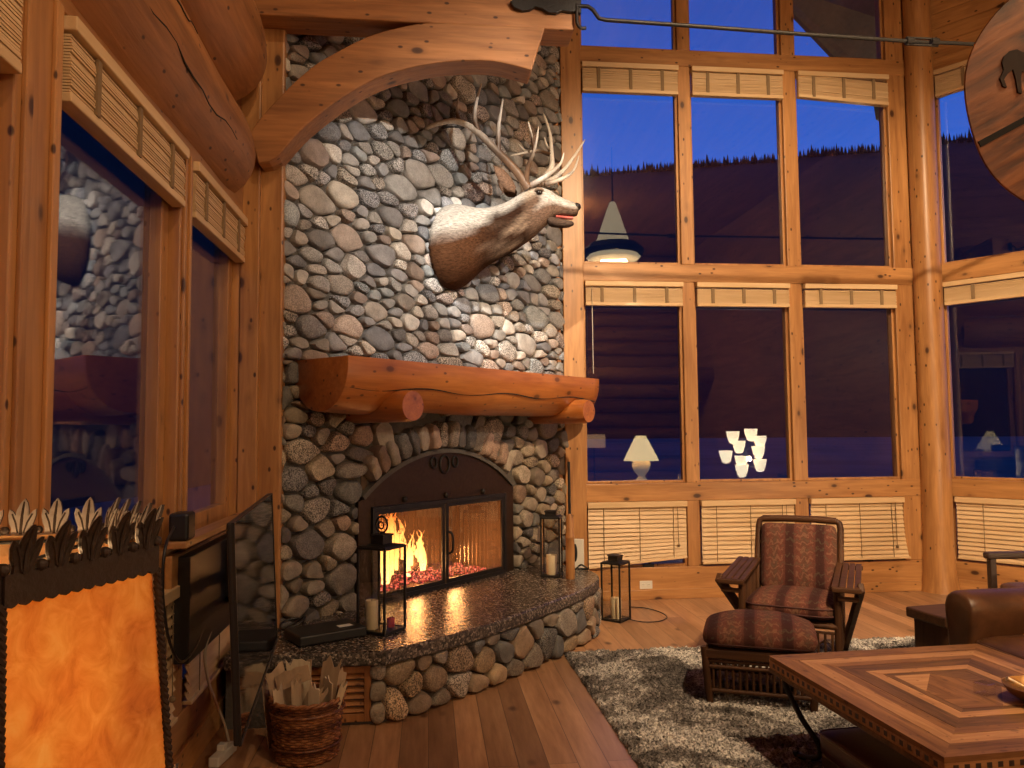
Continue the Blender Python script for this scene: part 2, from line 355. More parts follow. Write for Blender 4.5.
# ------------------------------------------------------------------ mesh builder
class MB:
    def __init__(s): s.v = []; s.f = []; s.m = []; s.cols = None
    def add(s, vs, fs, mi=0):
        b = len(s.v); s.v += [tuple(v) for v in vs]; s.f += [tuple(b+i for i in f) for f in fs]; s.m += [mi]*len(fs)
        return s
    def box(s, lo, hi, mi=0):
        x0, y0, z0 = lo; x1, y1, z1 = hi
        vs = [(x0, y0, z0), (x1, y0, z0), (x1, y1, z0), (x0, y1, z0), (x0, y0, z1), (x1, y0, z1), (x1, y1, z1), (x0, y1, z1)]
        return s.add(vs, [(0, 3, 2, 1), (4, 5, 6, 7), (0, 1, 5, 4), (1, 2, 6, 5), (2, 3, 7, 6), (3, 0, 4, 7)], mi)
    def bar(s, p, q, w, h, up=(0, 0, 1), mi=0):
        p, q = V(p), V(q); d = (q-p).normalized(); up = V(up)
        if abs(d.dot(up)) > .98: up = V((1, 0, 0))
        r = d.cross(up).normalized(); u = r.cross(d).normalized()
        vs = [e+r*(a*w/2)+u*(b*h/2) for e in (p, q) for a, b in ((-1, -1), (1, -1), (1, 1), (-1, 1))]
        return s.add(vs, [(3, 2, 1, 0), (4, 5, 6, 7), (0, 1, 5, 4), (1, 2, 6, 5), (2, 3, 7, 6), (3, 0, 4, 7)], mi)
    def rings(s, rs, cap0=True, cap1=True, closed=True, mi=0):
        n = len(rs[0]); vs = [p for r in rs for p in r]; fs = []
        for k in range(len(rs)-1):
            for i in range(n if closed else n-1):
                j = (i+1) % n
                fs.append((k*n+i, k*n+j, (k+1)*n+j, (k+1)*n+i))
        if cap0 and closed: fs.append(tuple(range(n-1, -1, -1)))
        if cap1 and closed: fs.append(tuple((len(rs)-1)*n+i for i in range(n)))
        return s.add(vs, fs, mi)
    def tube(s, pts, r, n=10, mi=0, caps=True, closed=False):
        pts = [V(p) for p in pts]; R = r if isinstance(r, (list, tuple)) else [r]*len(pts)
        if closed: pts = pts+[pts[0], pts[1]]; R = list(R)+[R[0], R[1]]
        t0 = (pts[1]-pts[0]).normalized(); a = V((0, 0, 1)) if abs(t0.z) < .9 else V((1, 0, 0))
        u = t0.cross(a).normalized(); rs = []
        for i, p in enumerate(pts):
            t = (pts[min(i+1, len(pts)-1)]-pts[max(i-1, 0)]).normalized()
            u = (u-t*u.dot(t)).normalized(); w = t.cross(u)
            rs.append([p+(u*math.cos(2*PI*k/n)+w*math.sin(2*PI*k/n))*R[i] for k in range(n)])
        if closed: rs = rs[:-1]
        return s.rings(rs, caps and not closed, caps and not closed, mi=mi)
    def lathe(s, prof, n=24, c=(0, 0, 0), mi=0, caps=True):
        rs = [[(c[0]+r*math.cos(2*PI*k/n), c[1]+r*math.sin(2*PI*k/n), c[2]+z) for k in range(n)] for r, z in prof]
        return s.rings(rs, caps, caps, mi=mi)
    def prism(s, poly, fn, t0, t1, mi=0):
        """poly: 2-D outline; fn(a, b, t) -> 3-D"""
        n = len(poly); vs = [fn(a, b, t0) for a, b in poly]+[fn(a, b, t1) for a, b in poly]
        fs = [tuple(range(n-1, -1, -1)), tuple(range(n, 2*n))]+[(i, (i+1) % n, n+(i+1) % n, n+i) for i in range(n)]
        return s.add(vs, fs, mi)
    def ball(s, c, r, n=12, m=8, mi=0):
        rx = r if isinstance(r, tuple) else (r, r, r); rs = []
        for k in range(1, m):
            th = PI*k/m
            rs.append([(c[0]+rx[0]*math.sin(th)*math.cos(2*PI*i/n), c[1]+rx[1]*math.sin(th)*math.sin(2*PI*i/n), c[2]-rx[2]*math.cos(th)) for i in range(n)])
        return s.rings(rs, mi=mi)
    def build(s, name, mat, parent=None, smooth=False, bevel=0.0, seg=2, sub=0, colours=None):
        me = bpy.data.meshes.new(name); me.from_pydata([tuple(v) for v in s.v], [], s.f); me.update()
        for mm in (mat if isinstance(mat, (list, tuple)) else [mat]): me.materials.append(mm)
        if any(s.m): me.polygons.foreach_set('material_index', s.m)
        bm = bmesh.new(); bm.from_mesh(me); bmesh.ops.recalc_face_normals(bm, faces=bm.faces); bm.to_mesh(me); bm.free()
        if colours is not None:
            nm, cs = colours; at = me.attributes.new(nm, 'FLOAT_COLOR', 'POINT')
            at.data.foreach_set('color', [x for c in cs for x in c])
        if smooth: me.shade_smooth()
        o = bpy.data.objects.new(name, me); COL.objects.link(o)
        if parent is not None: o.parent = parent
        if bevel:
            b = o.modifiers.new('edge', 'BEVEL'); b.width = bevel; b.segments = seg; b.limit_method = 'ANGLE'; b.angle_limit = .6
        if sub:
            q = o.modifiers.new('round', 'SUBSURF'); q.levels = sub; q.render_levels = sub
        if smooth and not sub:
            try:
                me.set_sharp_from_angle(angle=math.radians(50))
            except Exception: pass
        return o
def tag(o, label=None, cat=None, group=None, kind=None):
    for k, v in (('label', label), ('category', cat), ('group', group), ('kind', kind)):
        if v: o[k] = v
    return o
def thing(name, label, cat, loc=(0, 0, 0), rz=0.0, group=None):
    o = bpy.data.objects.new(name, None); COL.objects.link(o); o.empty_display_size = .1
    o.location = loc; o.rotation_euler = (0, 0, rz)
    return tag(o, label, cat, group)
def frame(name, loc, rz, label=None):
    o = bpy.data.objects.new(name, None); COL.objects.link(o); o.location = loc; o.rotation_euler = (0, 0, rz)
    o['kind'] = 'structure'
    if label: o['label'] = label
    return o
def copy_tree(o, parent=None):
    c = o.copy(); COL.objects.link(c)
    if parent: c.parent = parent
    for ch in list(o.children): copy_tree(ch, c)
    return c
def catmull(pts, n=6):
    pts = [V(p) for p in pts]; P = [pts[0]*2-pts[1]]+pts+[pts[-1]*2-pts[-2]]; out = []
    for i in range(1, len(P)-2):
        for k in range(n):
            t = k/n; a, b, c, d = P[i-1], P[i], P[i+1], P[i+2]
            out.append(.5*((2*b)+(c-a)*t+(2*a-5*b+4*c-d)*t*t+(3*b-a-3*c+d)*t**3))
    out.append(pts[-1]); return out
def lerp_list(a, n): return [float(np.interp(i/(n-1)*(len(a)-1), range(len(a)), a)) for i in range(n)]

# local wall frames: local x runs along the wall, local +y points out of the room
P0 = V((-.864, 4.753, 0)); UD = V((.695, .719, 0)).normalized(); ND = V((UD.y, -UD.x, 0))
B_ROT = math.atan2(UD.y, UD.x)
def bw(s, d, z): return P0+UD*s+ND*d+V((0, 0, z))
def bpx(x, y, d):
    X = on_plane(x, y, P0+ND*d, ND); return (X-P0).dot(UD), X.z
YC = 6.85; XA = -1.08
D0 = V((4.80, 6.88, 0)); DD = V((.604, -.797, 0)); D_ROT = math.atan2(DD.y, DD.x)
WALLS = {'C': ((0, YC, 0), 0.0), 'A': ((XA, 0, 0), PI/2), 'B': (tuple(P0), B_ROT), 'D': (tuple(D0), D_ROT)}
_n = {'trim': 0, 'window': 0}
def struct(mb, name, mat, wall=None, bevel=0.0, smooth=False):
    o = mb.build(name, mat, None, smooth, bevel)
    o['kind'] = 'structure'
    if wall: o.location, o.rotation_euler = WALLS[wall][0], (0, 0, WALLS[wall][1])
    return o
def trim(wall, lo, hi, ax, bevel=.006, fn=pine):
    _n['trim'] += 1
    return struct(MB().box(lo, hi), f"trim_{_n['trim']}", fn(ax), wall, bevel)
def window(wall, x0, x1, z0, z1, y=.06, sash=.024, crank=False):
    _n['window'] += 1
    f = frame(f"window_{_n['window']}", *WALLS[wall])
    a, b = y-.02, y+.035
    mb = MB().box((x0, a, z0), (x0+sash, b, z1)).box((x1-sash, a, z0), (x1, b, z1))
    mb.box((x0+sash, a, z0), (x1-sash, b, z0+sash)).box((x0+sash, a, z1-sash), (x1-sash, b, z1))
    mb.build('window_frame', pine('Z'), f, bevel=.004)
    MB().box((x0+sash-.005, y+.004, z0+sash-.005), (x1-sash+.005, y+.010, z1-sash+.005)).build('window_pane', GLASS, f)
    if crank:
        cx = (x0+x1)/2+.1
        k = MB().box((cx-.05, y-.05, z0+.002), (cx+.05, y-.02, z0+.03)).tube([(cx, y-.04, z0+.03), (cx+.03, y-.05, z0+.05), (cx+.10, y-.05, z0+.055)], .008, 8)
        k.build('crank_handle', IRON, f)
    return f
# ================================================================== the setting
def wp(wall, x, y, z):
    loc, r = WALLS[wall]; return V(loc)+V((x*math.cos(r)-y*math.sin(r), x*math.sin(r)+y*math.cos(r), z))
CEIL = 6.4
struct(MB().box((-1.4, -7.3, -.12), (8.3, 7.1, 0)), 'floor', FLOORM)
ceil = MB()
for i in range(60):
    x0 = -1.5+i*.165
    ceil.box((x0, -7.3, CEIL), (x0+.16, 7.2, CEIL+.04))
ceil.box((-1.5, -7.3, CEIL+.03), (8.4, 7.2, CEIL+.12))
struct(ceil, 'ceiling', logwood('Y'))
# front window wall (local frame C)
for lo, hi, ax in (
        ((1.40, 0, 0), (4.62, .16, .28), 'X'), ((1.40, 0, .87), (4.62, .16, 1.03), 'X'),
        ((1.40, 0, 2.87), (4.62, .16, 3.035), 'X'), ((1.40, 0, 4.92), (4.62, .16, 5.075), 'X'),
        ((1.40, 0, 6.0), (4.62, .16, CEIL), 'X')):
    trim('C', lo, hi, ax)
for z0, z1 in ((.28, .87), (1.03, 2.87), (3.035, 4.92), (5.075, 6.0)):
    trim('C', (2.335, .004, z0), (2.45, .16, z1), 'Z'); trim('C', (3.36, .004, z0), (3.49, .16, z1), 'Z')
trim('C', (4.42, .004, .28), (4.60, .16, 6.0), 'Z'); trim('C', (4.58, .03, 0), (4.86, .16, CEIL), 'Z')
trim('C', (1.215, -.03, 0), (1.405, .16, CEIL), 'Z')
trim('C', (1.10, -.02, 0), (1.19, .16, CEIL), 'Z', fn=logwood)
trim('C', (1.17, .03, 0), (1.24, .15, CEIL), 'Z', fn=logwood)
trim('C', (-1.10, 4.62-YC, 0), (-.985, 4.80-YC, CEIL), 'Z')
b = struct(MB().box((1.42, -.018, 0), (4.6, 0, .085)), 'baseboard_front', pine('X'), 'C', .004)
OP = ((1.405, 2.335), (2.45, 3.36), (3.49, 4.42))
for z0, z1, cr in ((.28, .87, True), (1.03, 2.87, False), (3.035, 4.92, False), (5.075, 6.0, False)):
    for x0, x1 in OP: window('C', x0, x1, z0, z1, crank=cr)
# left window wall (local frame A; local x = world y)
for lo, hi, ax in (((-.2, 0, 0), (5.4, .16, .28), 'X'), ((-.2, 0, .87), (5.4, .16, 1.03), 'X'), ((-.2, 0, 2.77), (5.4, .16, 3.0), 'X')):
    trim('A', lo, hi, ax)
OA = ((.90, 2.12), (2.38, 3.50), (3.64, 4.62))
for z0, z1 in ((.28, .87), (1.03, 2.77)):
    for x0, x1 in ((-.2, .90), (2.12, 2.38), (3.50, 3.64), (4.62, 5.4)):
        trim('A', (x0, .003, z0), (x1, .16, z1), 'Z')
    for x0, x1 in OA: window('A', x0, x1, z0, z1, sash=.085, y=.075)
for x0, x1 in ((2.15, 2.19), (2.31, 2.35), (3.52, 3.545), (3.595, 3.62), (4.66, 4.70)):
    trim('A', (x0, -.012, 1.03), (x1, .004, 2.77), 'Z', .004)
trim('A', (3.35, -.09, 1.03), (4.55, .0, 1.06), 'X', .006)
trim('A', (3.36, -.03, .86), (4.54, .0, 1.0), 'X', .006)
struct(MB().box((-.2, -.018, 0), (4.7, 0, .13)), 'baseboard_left', pine('X'), 'A', .004)
wl = MB().box((-7.3, 0, 0), (-.2, .2, CEIL))
for i in range(20): wl.box((-.2, .02+.004*(i % 2), 3.0+i*.17), (5.4, .2, 3.0+i*.17+.166))
struct(wl, 'wall_left', logwood('X'), 'A')
# right angled window wall (frame D)
for lo, hi, ax in (((.0, 0, 0), (3.9, .16, .28), 'X'), ((0, 0, .87), (3.9, .16, 1.03), 'X'), ((0, 0, 2.89), (3.9, .16, 3.06), 'X'), ((0, 0, 4.95), (3.9, .16, 5.07), 'X')):
    trim('D', lo, hi, ax)
OD = ((.10, 1.62), (1.74, 3.3))
for z0, z1 in ((.28, .87), (1.03, 2.89), (3.06, 4.95)):
    for x0, x1 in ((0, .10), (1.62, 1.74), (3.3, 3.9)): trim('D', (x0, .003, z0), (x1, .16, z1), 'Z')
    for x0, x1 in OD: window('D', x0, x1, z0, z1)
wr = MB()
for i in range(9): wr.box((0, .02, 5.07+i*.15), (3.9, .16, 5.07+i*.15+.147))
struct(wr, 'wall_front_right', pine('X'), 'D', .003)
struct(MB().box((0, -.018, 0), (3.9, 0, .11)), 'baseboard_front_right', pine('X'), 'D', .004)
e = D0+DD*3.85
struct(MB().box((e.x, -7.3, 0), (e.x+.2, e.y+.1, CEIL)), 'wall_right', logwood('Y'))
bk = MB()
for i in range(16):
    bk.tube([(-1.2, -7.1, .2+i*.4), (e.x, -7.1, .2+i*.4)], .215, 14)
struct(bk, 'wall_back', logwood('X'), smooth=True)
# outdoors
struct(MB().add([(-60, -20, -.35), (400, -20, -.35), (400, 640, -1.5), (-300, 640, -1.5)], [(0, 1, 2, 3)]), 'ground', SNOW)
hp = []
ridge = [(-400, 62), (300, 100), (500, 148), (583, 174), (630, 170), (678, 167), (700, 164), (785, 158), (805, 154), (888, 148), (946, 140), (1000, 136), (1300, 128), (1700, 160)]
def ridge_pt(px, back=620.0):
    y = float(np.interp(px, [r[0] for r in ridge], [r[1] for r in ridge]))
    d = CR*(px-512)-CU*(y-384)+CF*FPX; d = d/math.hypot(d.x, d.y); return EYE+d*back
hm = MB(); rows = []
pxs = np.linspace(-400, 1700, 120)
for k, fz in ((0, 1.0), (1, .8), (2, .55), (3, .25), (4, -.02)):
    rows.append([])
    for i, px in enumerate(pxs):
        t = ridge_pt(px); dirv = V((t.x, t.y, 0)).normalized()
        rr = 620-k*95+8*mnoise.noise(V((i*.3, k, 0)))
        z = t.z*fz-.5
        rows[-1].append(V((dirv.x*rr, dirv.y*rr, z)))
hm.rings(rows, False, False, closed=False)
o = struct(hm, 'hills', HILLM, smooth=True)
lh = MB(); rows = []
for k, (dx, z) in enumerate(((0, -.5), (6, 8), (16, 30), (34, 80), (70, 180))):
    rows.append([V((-9-dx+1.5*mnoise.noise(V((i*.4, k, 3))), -30+i*4.5, z*(1+.15*mnoise.noise(V((i*.3, k*.7, 1)))))) for i in range(24)])
lh.rings(rows, False, False, closed=False)
struct(lh, 'sky_block_slope', HILLM, smooth=True)  # added dark slope, raised to block sky light from the left windows
fr = MB()
for i in range(900):
    px = random.uniform(420, 1120); t = ridge_pt(px, 616-random.random()*30)
    hgt = random.uniform(2.0, 6.5)*(1.25 if random.random() < .15 else .8); w = hgt*.22
    dirv = V((t.x, t.y, 0)).normalized(); side = V((dirv.y, -dirv.x, 0))
    base = t+V((0, 0, -2.5)); vs = [base+side*w, base-dirv*w, base-side*w, base+dirv*w, base+V((0, 0, hgt+2.5))]
    fr.add(vs, [(0, 1, 4), (1, 2, 4), (2, 3, 4), (3, 0, 4), (3, 2, 1, 0)])
tag(fr.build('distant_forest', FORESTM), 'dark pine treetops along the ridge of the far hill', 'forest', kind='stuff')
# roof overhang outside the front windows
ev = MB(); A0, A1 = atY(762, -20, 8.2), atY(892, 118, 8.2); B0, B1 = atY(960, -150, 7.2), atY(1010, 60, 7.2)
nrm = (A1-A0).cross(B0-A0).normalized(); nrm = nrm if nrm.z > 0 else -nrm
for i in range(11):
    t0, t1 = i/11, (i+.95)/11
    a, b, c, d = A0.lerp(B0, t0), A1.lerp(B1, t0), A1.lerp(B1, t1), A0.lerp(B0, t1)
    ev.add([a, b, c, d]+[p+nrm*.03 for p in (a, b, c, d)], [(0, 1, 2, 3), (7, 6, 5, 4), (0, 4, 5, 1), (1, 5, 6, 2), (2, 6, 7, 3), (3, 7, 4, 0)])
ev.add([p+nrm*h_ for h_ in (.03, .22) for p in (A0, A1, B1, B0)], [(0, 1, 2, 3), (7, 6, 5, 4), (0, 4, 5, 1), (1, 5, 6, 2), (2, 6, 7, 3), (3, 7, 4, 0)])
ev.bar(A1+(A0-A1).normalized()*.12+V((-.10, 0, -.05)), B1+V((-.1, 0, -.05)), .12, .16)
o = ev.build('roof_overhang', GREYSLAB); o['kind'] = 'structure'

# ------------------------------------------------------------------ log posts, logs and timbers
lp = MB(); prof = [(.168, 0), (.16, .05), (.145, .16), (.135, .4), (.128, 1.2), (.124, 3), (.122, CEIL)]
rs = []
for r, z in prof:
    rs.append([(r*(1+.05*mnoise.noise(V((math.cos(2*PI*k/28)*1.5, math.sin(2*PI*k/28)*1.5, z*1.3))))*math.cos(2*PI*k/28),
                r*(1+.05*mnoise.noise(V((math.cos(2*PI*k/28)*1.5, math.sin(2*PI*k/28)*1.5, z*1.3))))*math.sin(2*PI*k/28), z) for k in range(28)])
lp.rings(rs)
o = lp.build('log_post', pine('Z'), None, True); o.location = (4.715, 6.80, 0)
tag(o, 'round peeled log post with flared foot between the two window walls', 'post')
o = MB().box((-.075, -.10, .0), (.075, .08, 4.25)).build('timber_post', pine('Z'), None, bevel=.012)
o.location = (-.93, 4.76, 0)
tag(o, 'square golden timber post at the left edge of the stone wall', 'post')
def wall_log(x, z, r, y0, y1, seed):
    m = MB(); rs = []
    for i in range(40):
        y = y0+(y1-y0)*i/39
        rr = r*(1+.025*math.sin(i*.5+seed))*(1 if i < 38 else (.97 if i == 38 else .9))
        rs.append([(x+rr*math.cos(2*PI*k/28), y, z+rr*math.sin(2*PI*k/28)) for k in range(28)])
    m.rings(rs); o = m.build('wall_log', logwood('Y'), None, True)
    for a0, ya, yb in ((-.35+.1*seed, y0+2.0, y1-.5), (.25-.05*seed, y0+3.4, y1-1.2)):
        c_ = []
        for i in range(30):
            a = a0+.05*math.sin(i*.7+seed)+.03*math.sin(i*1.9); rr = r*1.012*(1+.02*math.sin(i*.3+seed)); c_.append((x+rr*math.cos(a), ya+(yb-ya)*i/29, z+rr*math.sin(a)))
        MB().tube(c_, [.002+.005*math.sin(PI*i/29)*abs(math.sin(i*.9+seed)) for i in range(30)], 6).build('drying_crack', WICK, o, True)
    return o
tag(wall_log(-1.235, 3.075, .295, -1.5, 4.42, 0), 'lower round log running above the left windows', 'log', 'logs above the left windows')
tag(wall_log(-1.20, 3.665, .31, -1.5, 4.46, 2), 'upper round log lying on the log over the left windows', 'log', 'logs above the left windows')
tag(wall_log(-1.18, 4.275, .31, -1.5, 4.40, 4), 'topmost log of the stack above the left windows', 'log', 'logs above the left windows')
YB = 4.5
o = MB().box((-1.12, YB, 3.945), (.893, YB+.22, 4.24)).build('timber_beam', logwood('X'), None, bevel=.01)
tag(o, 'square timber beam jutting over the fireplace above the curved brace', 'beam')
upc = [(250, 132), (262, 115.6), (284, 92), (302, 75), (320, 61), (340, 50), (368, 36), (400, 27), (430, 22), (470, 20), (545, 26)]
loc_ = [(258, 163), (275, 159), (290, 142), (303, 128), (318, 115.6), (340, 99), (370, 81), (400, 70), (440, 62), (480, 60), (503, 62.5), (531.5, 70)]
up3 = catmull([atY(x, y, YB) for x, y in upc], 3); lo3 = catmull([atY(x, y, YB) for x, y in loc_], 3)
def resample(pts, n):
    L_ = [0.0]
    for a, b in zip(pts, pts[1:]): L_.append(L_[-1]+(b-a).length)
    t = np.linspace(0, L_[-1], n)
    return [V([float(np.interp(q, L_, [p[i] for p in pts])) for i in range(3)]) for q in t]
up3 = resample(up3, 30); lo3 = resample(lo3, 30)
bm_ = MB()
rs = [[V((u.x, YB-.0, min(u.z, 3.95))), V((u.x, YB+.2, min(u.z, 3.95))), V((l.x, YB+.2, l.z)), V((l.x, YB, l.z))] for u, l in zip(up3, lo3)]
bm_.rings(rs)
o = bm_.build('curved_brace', logwood('X'), None, bevel=.008)
tag(o, 'curved timber brace arching from the left wall up to the beam', 'brace')
# tie rod with its scalloped bracket
tr = thing('tie_rod', 'long black iron tie rod crossing in front of the tall windows', 'rod', tuple(atY(575, 14, YB-.03)))
def rel(p, o): return V(p)-o.location
br = [(510, 2), (514, 8), (522, 11), (530, 10), (535, 7), (542, 9), (548, 13), (556, 13.5), (562, 11), (569, 12), (575, 12), (581, 14), (581, -3), (560, -4), (540, -2), (525, -4), (515, -1)]
MB().prism([(p.x-tr.location.x, p.z-tr.location.z) for p in (atY(x, y, YB-.025) for x, y in br)], lambda a, b, t: (a, t, b), -.004, .028).build('bracket_plate', IRON, tr, bevel=.003)
hk = [rel(atY(x, y, YB-.03), tr) for x, y in ((577, 4), (577, 22), (581, 28), (586, 28))]
MB().tube(catmull(hk, 5), .011, 8).build('bracket_hook', IRON, tr, True)
rp = [rel(atY(x, y, YB-.03), tr) for x, y in ((576, 6), (588, 6.5), (593, 10), (599, 18.5), (606, 20), (700, 26.5), (800, 34), (906, 41), (928, 42.5))]
MB().tube(rp, .0125, 10).build('rod', IRON, tr, True)
tb = [rel(atY(x, y, YB-.03), tr) for x, y in ((906, 41), (938, 42.5))]
t2 = MB()
for dz in (-.022, .022): t2.bar(tb[0]+V((0, 0, dz)), tb[1]+V((0, 0, dz)), .012, .012)
for f0, f1 in ((0, .22), (.78, 1)): t2.tube([tb[0].lerp(tb[1], f0), tb[0].lerp(tb[1], f1)], .026, 8)
t2.build('turnbuckle', IRON, tr, bevel=.002)
MB().tube([tb[1], rel(V((e.x-.02, YB-.03, atY(970, 43.5, YB).z)), tr)], .0125, 10).build('rod', IRON, tr, True)

# round log slice hanging upper right
cdir = ray(1074, 103).normalized(); dc = EYE+cdir*2.95
R_ = 116/773.5*2.95*cdir.dot(CF)*1.035
sl = thing('log_slice_sign', 'big round sawn log slice with an animal silhouette hanging at upper right', 'sign', tuple(dc))
sl.rotation_mode = 'QUATERNION'
nd = (-CF+V((.02, 0, .03))).normalized(); q = nd.to_track_quat('Z', 'Y'); sl.rotation_quaternion = q
rs = []
for zz, k_ in ((-.035, .80), (.0, .90), (.025, .975), (.036, .997), (.04, .99)):
    rs.append([(R_*k_*(1+.012*math.sin(3*a+1)+.008*math.sin(7*a))*math.cos(a), R_*k_*(1+.012*math.sin(3*a+1)+.008*math.sin(7*a))*math.sin(a), zz) for a in (2*PI*i/64 for i in range(64))])
inv = q.inverted()
def slp(x, y, t=.04):
    p = inv @ (on_plane(x, y, dc+nd*t, nd)-dc); return p.x, p.y
def mat_slice():
    m, nt, out = newmat('sawn log end')
    tc = nt.nodes.new('ShaderNodeTexCoord'); mp = nt.nodes.new('ShaderNodeMapping'); mp.vector_type = 'TEXTURE'
    mp.inputs['Rotation'].default_value = (0, 0, ANG); L(nt, tc.outputs['Object'], mp.inputs['Vector'])
    m2 = nt.nodes.new('ShaderNodeMapping'); m2.inputs['Scale'].default_value = (.16, 1, .3); L(nt, mp.outputs[0], m2.inputs['Vector'])
    n = noise_(nt, m2.outputs[0], 24, 6, .9); n2 = noise_(nt, m2.outputs[0], 7, 4, 1.4)
    f = math_(nt, 'ADD', math_(nt, 'MULTIPLY', n, .5), math_(nt, 'MULTIPLY', n2, .5))
    col = ramp(nt, f, [(.38, (.035, .010, .004)), (.46, (.14, .045, .012)), (.55, (.26, .092, .025)), (.68, (.36, .14, .042))])
    principled(nt, out, col, .5, bump_(nt, f, .5, .01)); return m
a0, a1 = slp(976, 148), slp(1024, 121); ANG = math.atan2(a1[1]-a0[1], a1[0]-a0[0])
MB().rings(rs).build('slice_body', mat_slice(), sl, bevel=.0)
mark = [(1003, 57), (1008, 52), (1016, 50), (1022, 53), (1027, 50), (1033, 44), (1037, 46), (1034, 53), (1036, 57), (1031, 61), (1030, 70), (1033, 84), (1029, 84), (1026, 72), (1021, 72), (1020, 80), (1021, 94), (1017, 93), (1015, 80), (1012, 70), (1007, 74), (1003, 80), (1006, 88), (1002, 87), (999, 79), (1003, 70), (1001, 63)]
MB().prism([slp(*p) for p in mark], lambda a, b, t: (a, b, t), .0395, .045).build('animal_silhouette', simple('dark burnt iron', (.02, .009, .005), .8), sl)
MB().bar((*slp(979, 144.5), .0405), (*slp(1110, 74), .0405), .018, .006, up=(0, 0, 1)).build('drying_crack', WICK, sl)
for s_ in (-1, 1):
    p = V((s_*.12, R_*.93, 0)); w_top = dc+q @ p; w_top = V((w_top.x, w_top.y, CEIL)); MB().tube([p, inv @ (w_top-dc)], .006, 6).build('hanging_chain', IRON, sl)

# ------------------------------------------------------------------ blinds
def raised_blind(wall, x0, x1, zt, zb, label, group, y=-.035, dep=.06, droop=0.0, wand=False):
    base = wp(wall, (x0+x1)/2, y+dep/2, zb)
    t = thing('window_blind', label, 'blind', tuple(base), WALLS[wall][1], group)
    w = (x1-x0)/2; h = zt-zb; d = dep/2
    MB().box((-w, -d-.012, h-.045), (w, d, h)).build('head_rail', palewood('X'), t, bevel=.004)
    m = MB(); n = int((h-.045-.035)/.0095)
    for i in range(n):
        z = .036+i*.0095; j = random.uniform(-.004, .004)
        m.bar((-w+.006, j, z+droop*.5), (w-.006, j, z-droop*.5), dep-.012, .0066)
    m.build('slats', palewood('X'), t)
    MB().bar((-w+.004, 0, .016+droop*.5), (w-.004, 0, .016-droop*.5), dep-.002, .03).build('bottom_rail', palewood('X'), t, bevel=.004)
    for k in (.17, .5, .83):
        MB().box((-w+2*w*k-.014, -d-.004, .03), (-w+2*w*k+.014, -d+.006, h-.05)).build('ladder_tape', TAPE, t)
    if wand: MB().tube([(-w+.06, -d-.01, h-.05), (-w+.062, -d-.012, -.62)], .0035, 6).build('pull_cord', CORDM, t)
    return t
def lowered_blind(wall, x0, x1, zt, zb, label, group, y=-.005, skew=0.0, flare=0.0):
    base = wp(wall, (x0+x1)/2, y, zb)
    t = thing('window_blind', label, 'blind', tuple(base), WALLS[wall][1], group)
    w = (x1-x0)/2; h = zt-zb
    MB().box((-w, -.035, h-.05), (w, .02, h)).build('head_rail', palewood('X'), t, bevel=.004)
    m = MB(); n = int((h-.06)/.040)
    def pr(z): f = max(0, 1-z/(h-.05)); return w-.006+flare*f**2.5, skew*max(0, (f-.35)/.65)
    for i in range(n+1):
        z = .03+i*(h-.085)/n
        xr, dz = pr(z)
        m.bar((-w+.006, 0, z), (xr, -.02*flare*10*(dz+.1 if dz else (1-z/h)**2*.5), z+dz), .050, .0032, up=(0, -.34, 1) if True else None)
    # tilt the slats nearly closed
    m2 = MB()
    for i in range(n+1):
        z = .03+i*(h-.085)/n; xr, dz = pr(z); c, s_ = math.cos(1.12)*.025, math.sin(1.12)*.025
        vs = []
        for xx, zz in ((-w+.006, z), (xr, z+dz)):
            for sg, th in ((-1, 0), (1, 0), (1, .003), (-1, .003)):
                vs.append((xx, sg*c-th, zz+sg*s_))
        m2.add(vs, [(3, 2, 1, 0), (4, 5, 6, 7), (0, 1, 5, 4), (1, 2, 6, 5), (2, 3, 7, 6), (3, 0, 4, 7)])
    m2.build('slats', palewood('X'), t)
    xr, dz = pr(0)
    MB().bar((-w+.004, -.002, .008), (xr, -.002, .008+dz), .05, .018).build('bottom_rail', palewood('X'), t, bevel=.004)
    for k in (.16, .52, .86):
        xx = -w+2*w*k; z1 = .01+skew*k*.9
        MB().tube([(xx, -.018, h-.05), (xx+flare*.3*k, -.018, z1)], .0028, 5).build('ladder_cord', TAPE, t)
    MB().tube([(w-.09, -.024, h-.05), (w-.085, -.026, h*.22+skew)], .0025, 5).ball((w-.085, -.026, h*.2+skew), .014, 8, 6).build('pull_cord', TAPE, t)
    return t
ord_ = ('left', 'middle', 'right')
for i, (x0, x1) in enumerate(OP):
    raised_blind('C', x0+.01, x1-.005, 4.905, 4.63, f'raised slatted wood blind at the top of the {ord_[i]} upper window facing the camera', 'raised blinds of the upper window row', droop=(0, 0, .05)[i])
    raised_blind('C', x0+.01, x1-.005, 2.862, 2.64, f'raised slatted wood blind over the {ord_[i]} middle-row window beside the fireplace', 'raised blinds of the middle window row', wand=(i == 0))
    lab = ('lowered wood blind hanging crooked above the outlet, its right corner lifted', 'lowered wood blind directly behind the red armchair', 'lowered wood blind next to the log post with its lower corner pulled out')[i]
    lowered_blind('C', x0+.006, x1-.012, .868, .30 if i else .285, lab, 'lowered blinds of the bottom window row', skew=(.075, 0, 0)[i], flare=(0, 0, .05)[i])
raised_blind('D', .12, 1.6, 4.94, 4.68, 'raised blind of the upper window partly hidden by the round log slice', 'raised blinds right of the log post')
raised_blind('D', .12, 1.6, 2.88, 2.66, 'raised wood blind over the window just right of the log post', 'raised blinds right of the log post')
lowered_blind('D', .14, 1.58, .868, .30, 'lowered wood blind right of the log post above the dark chair arm', 'lowered blinds of the bottom window row')
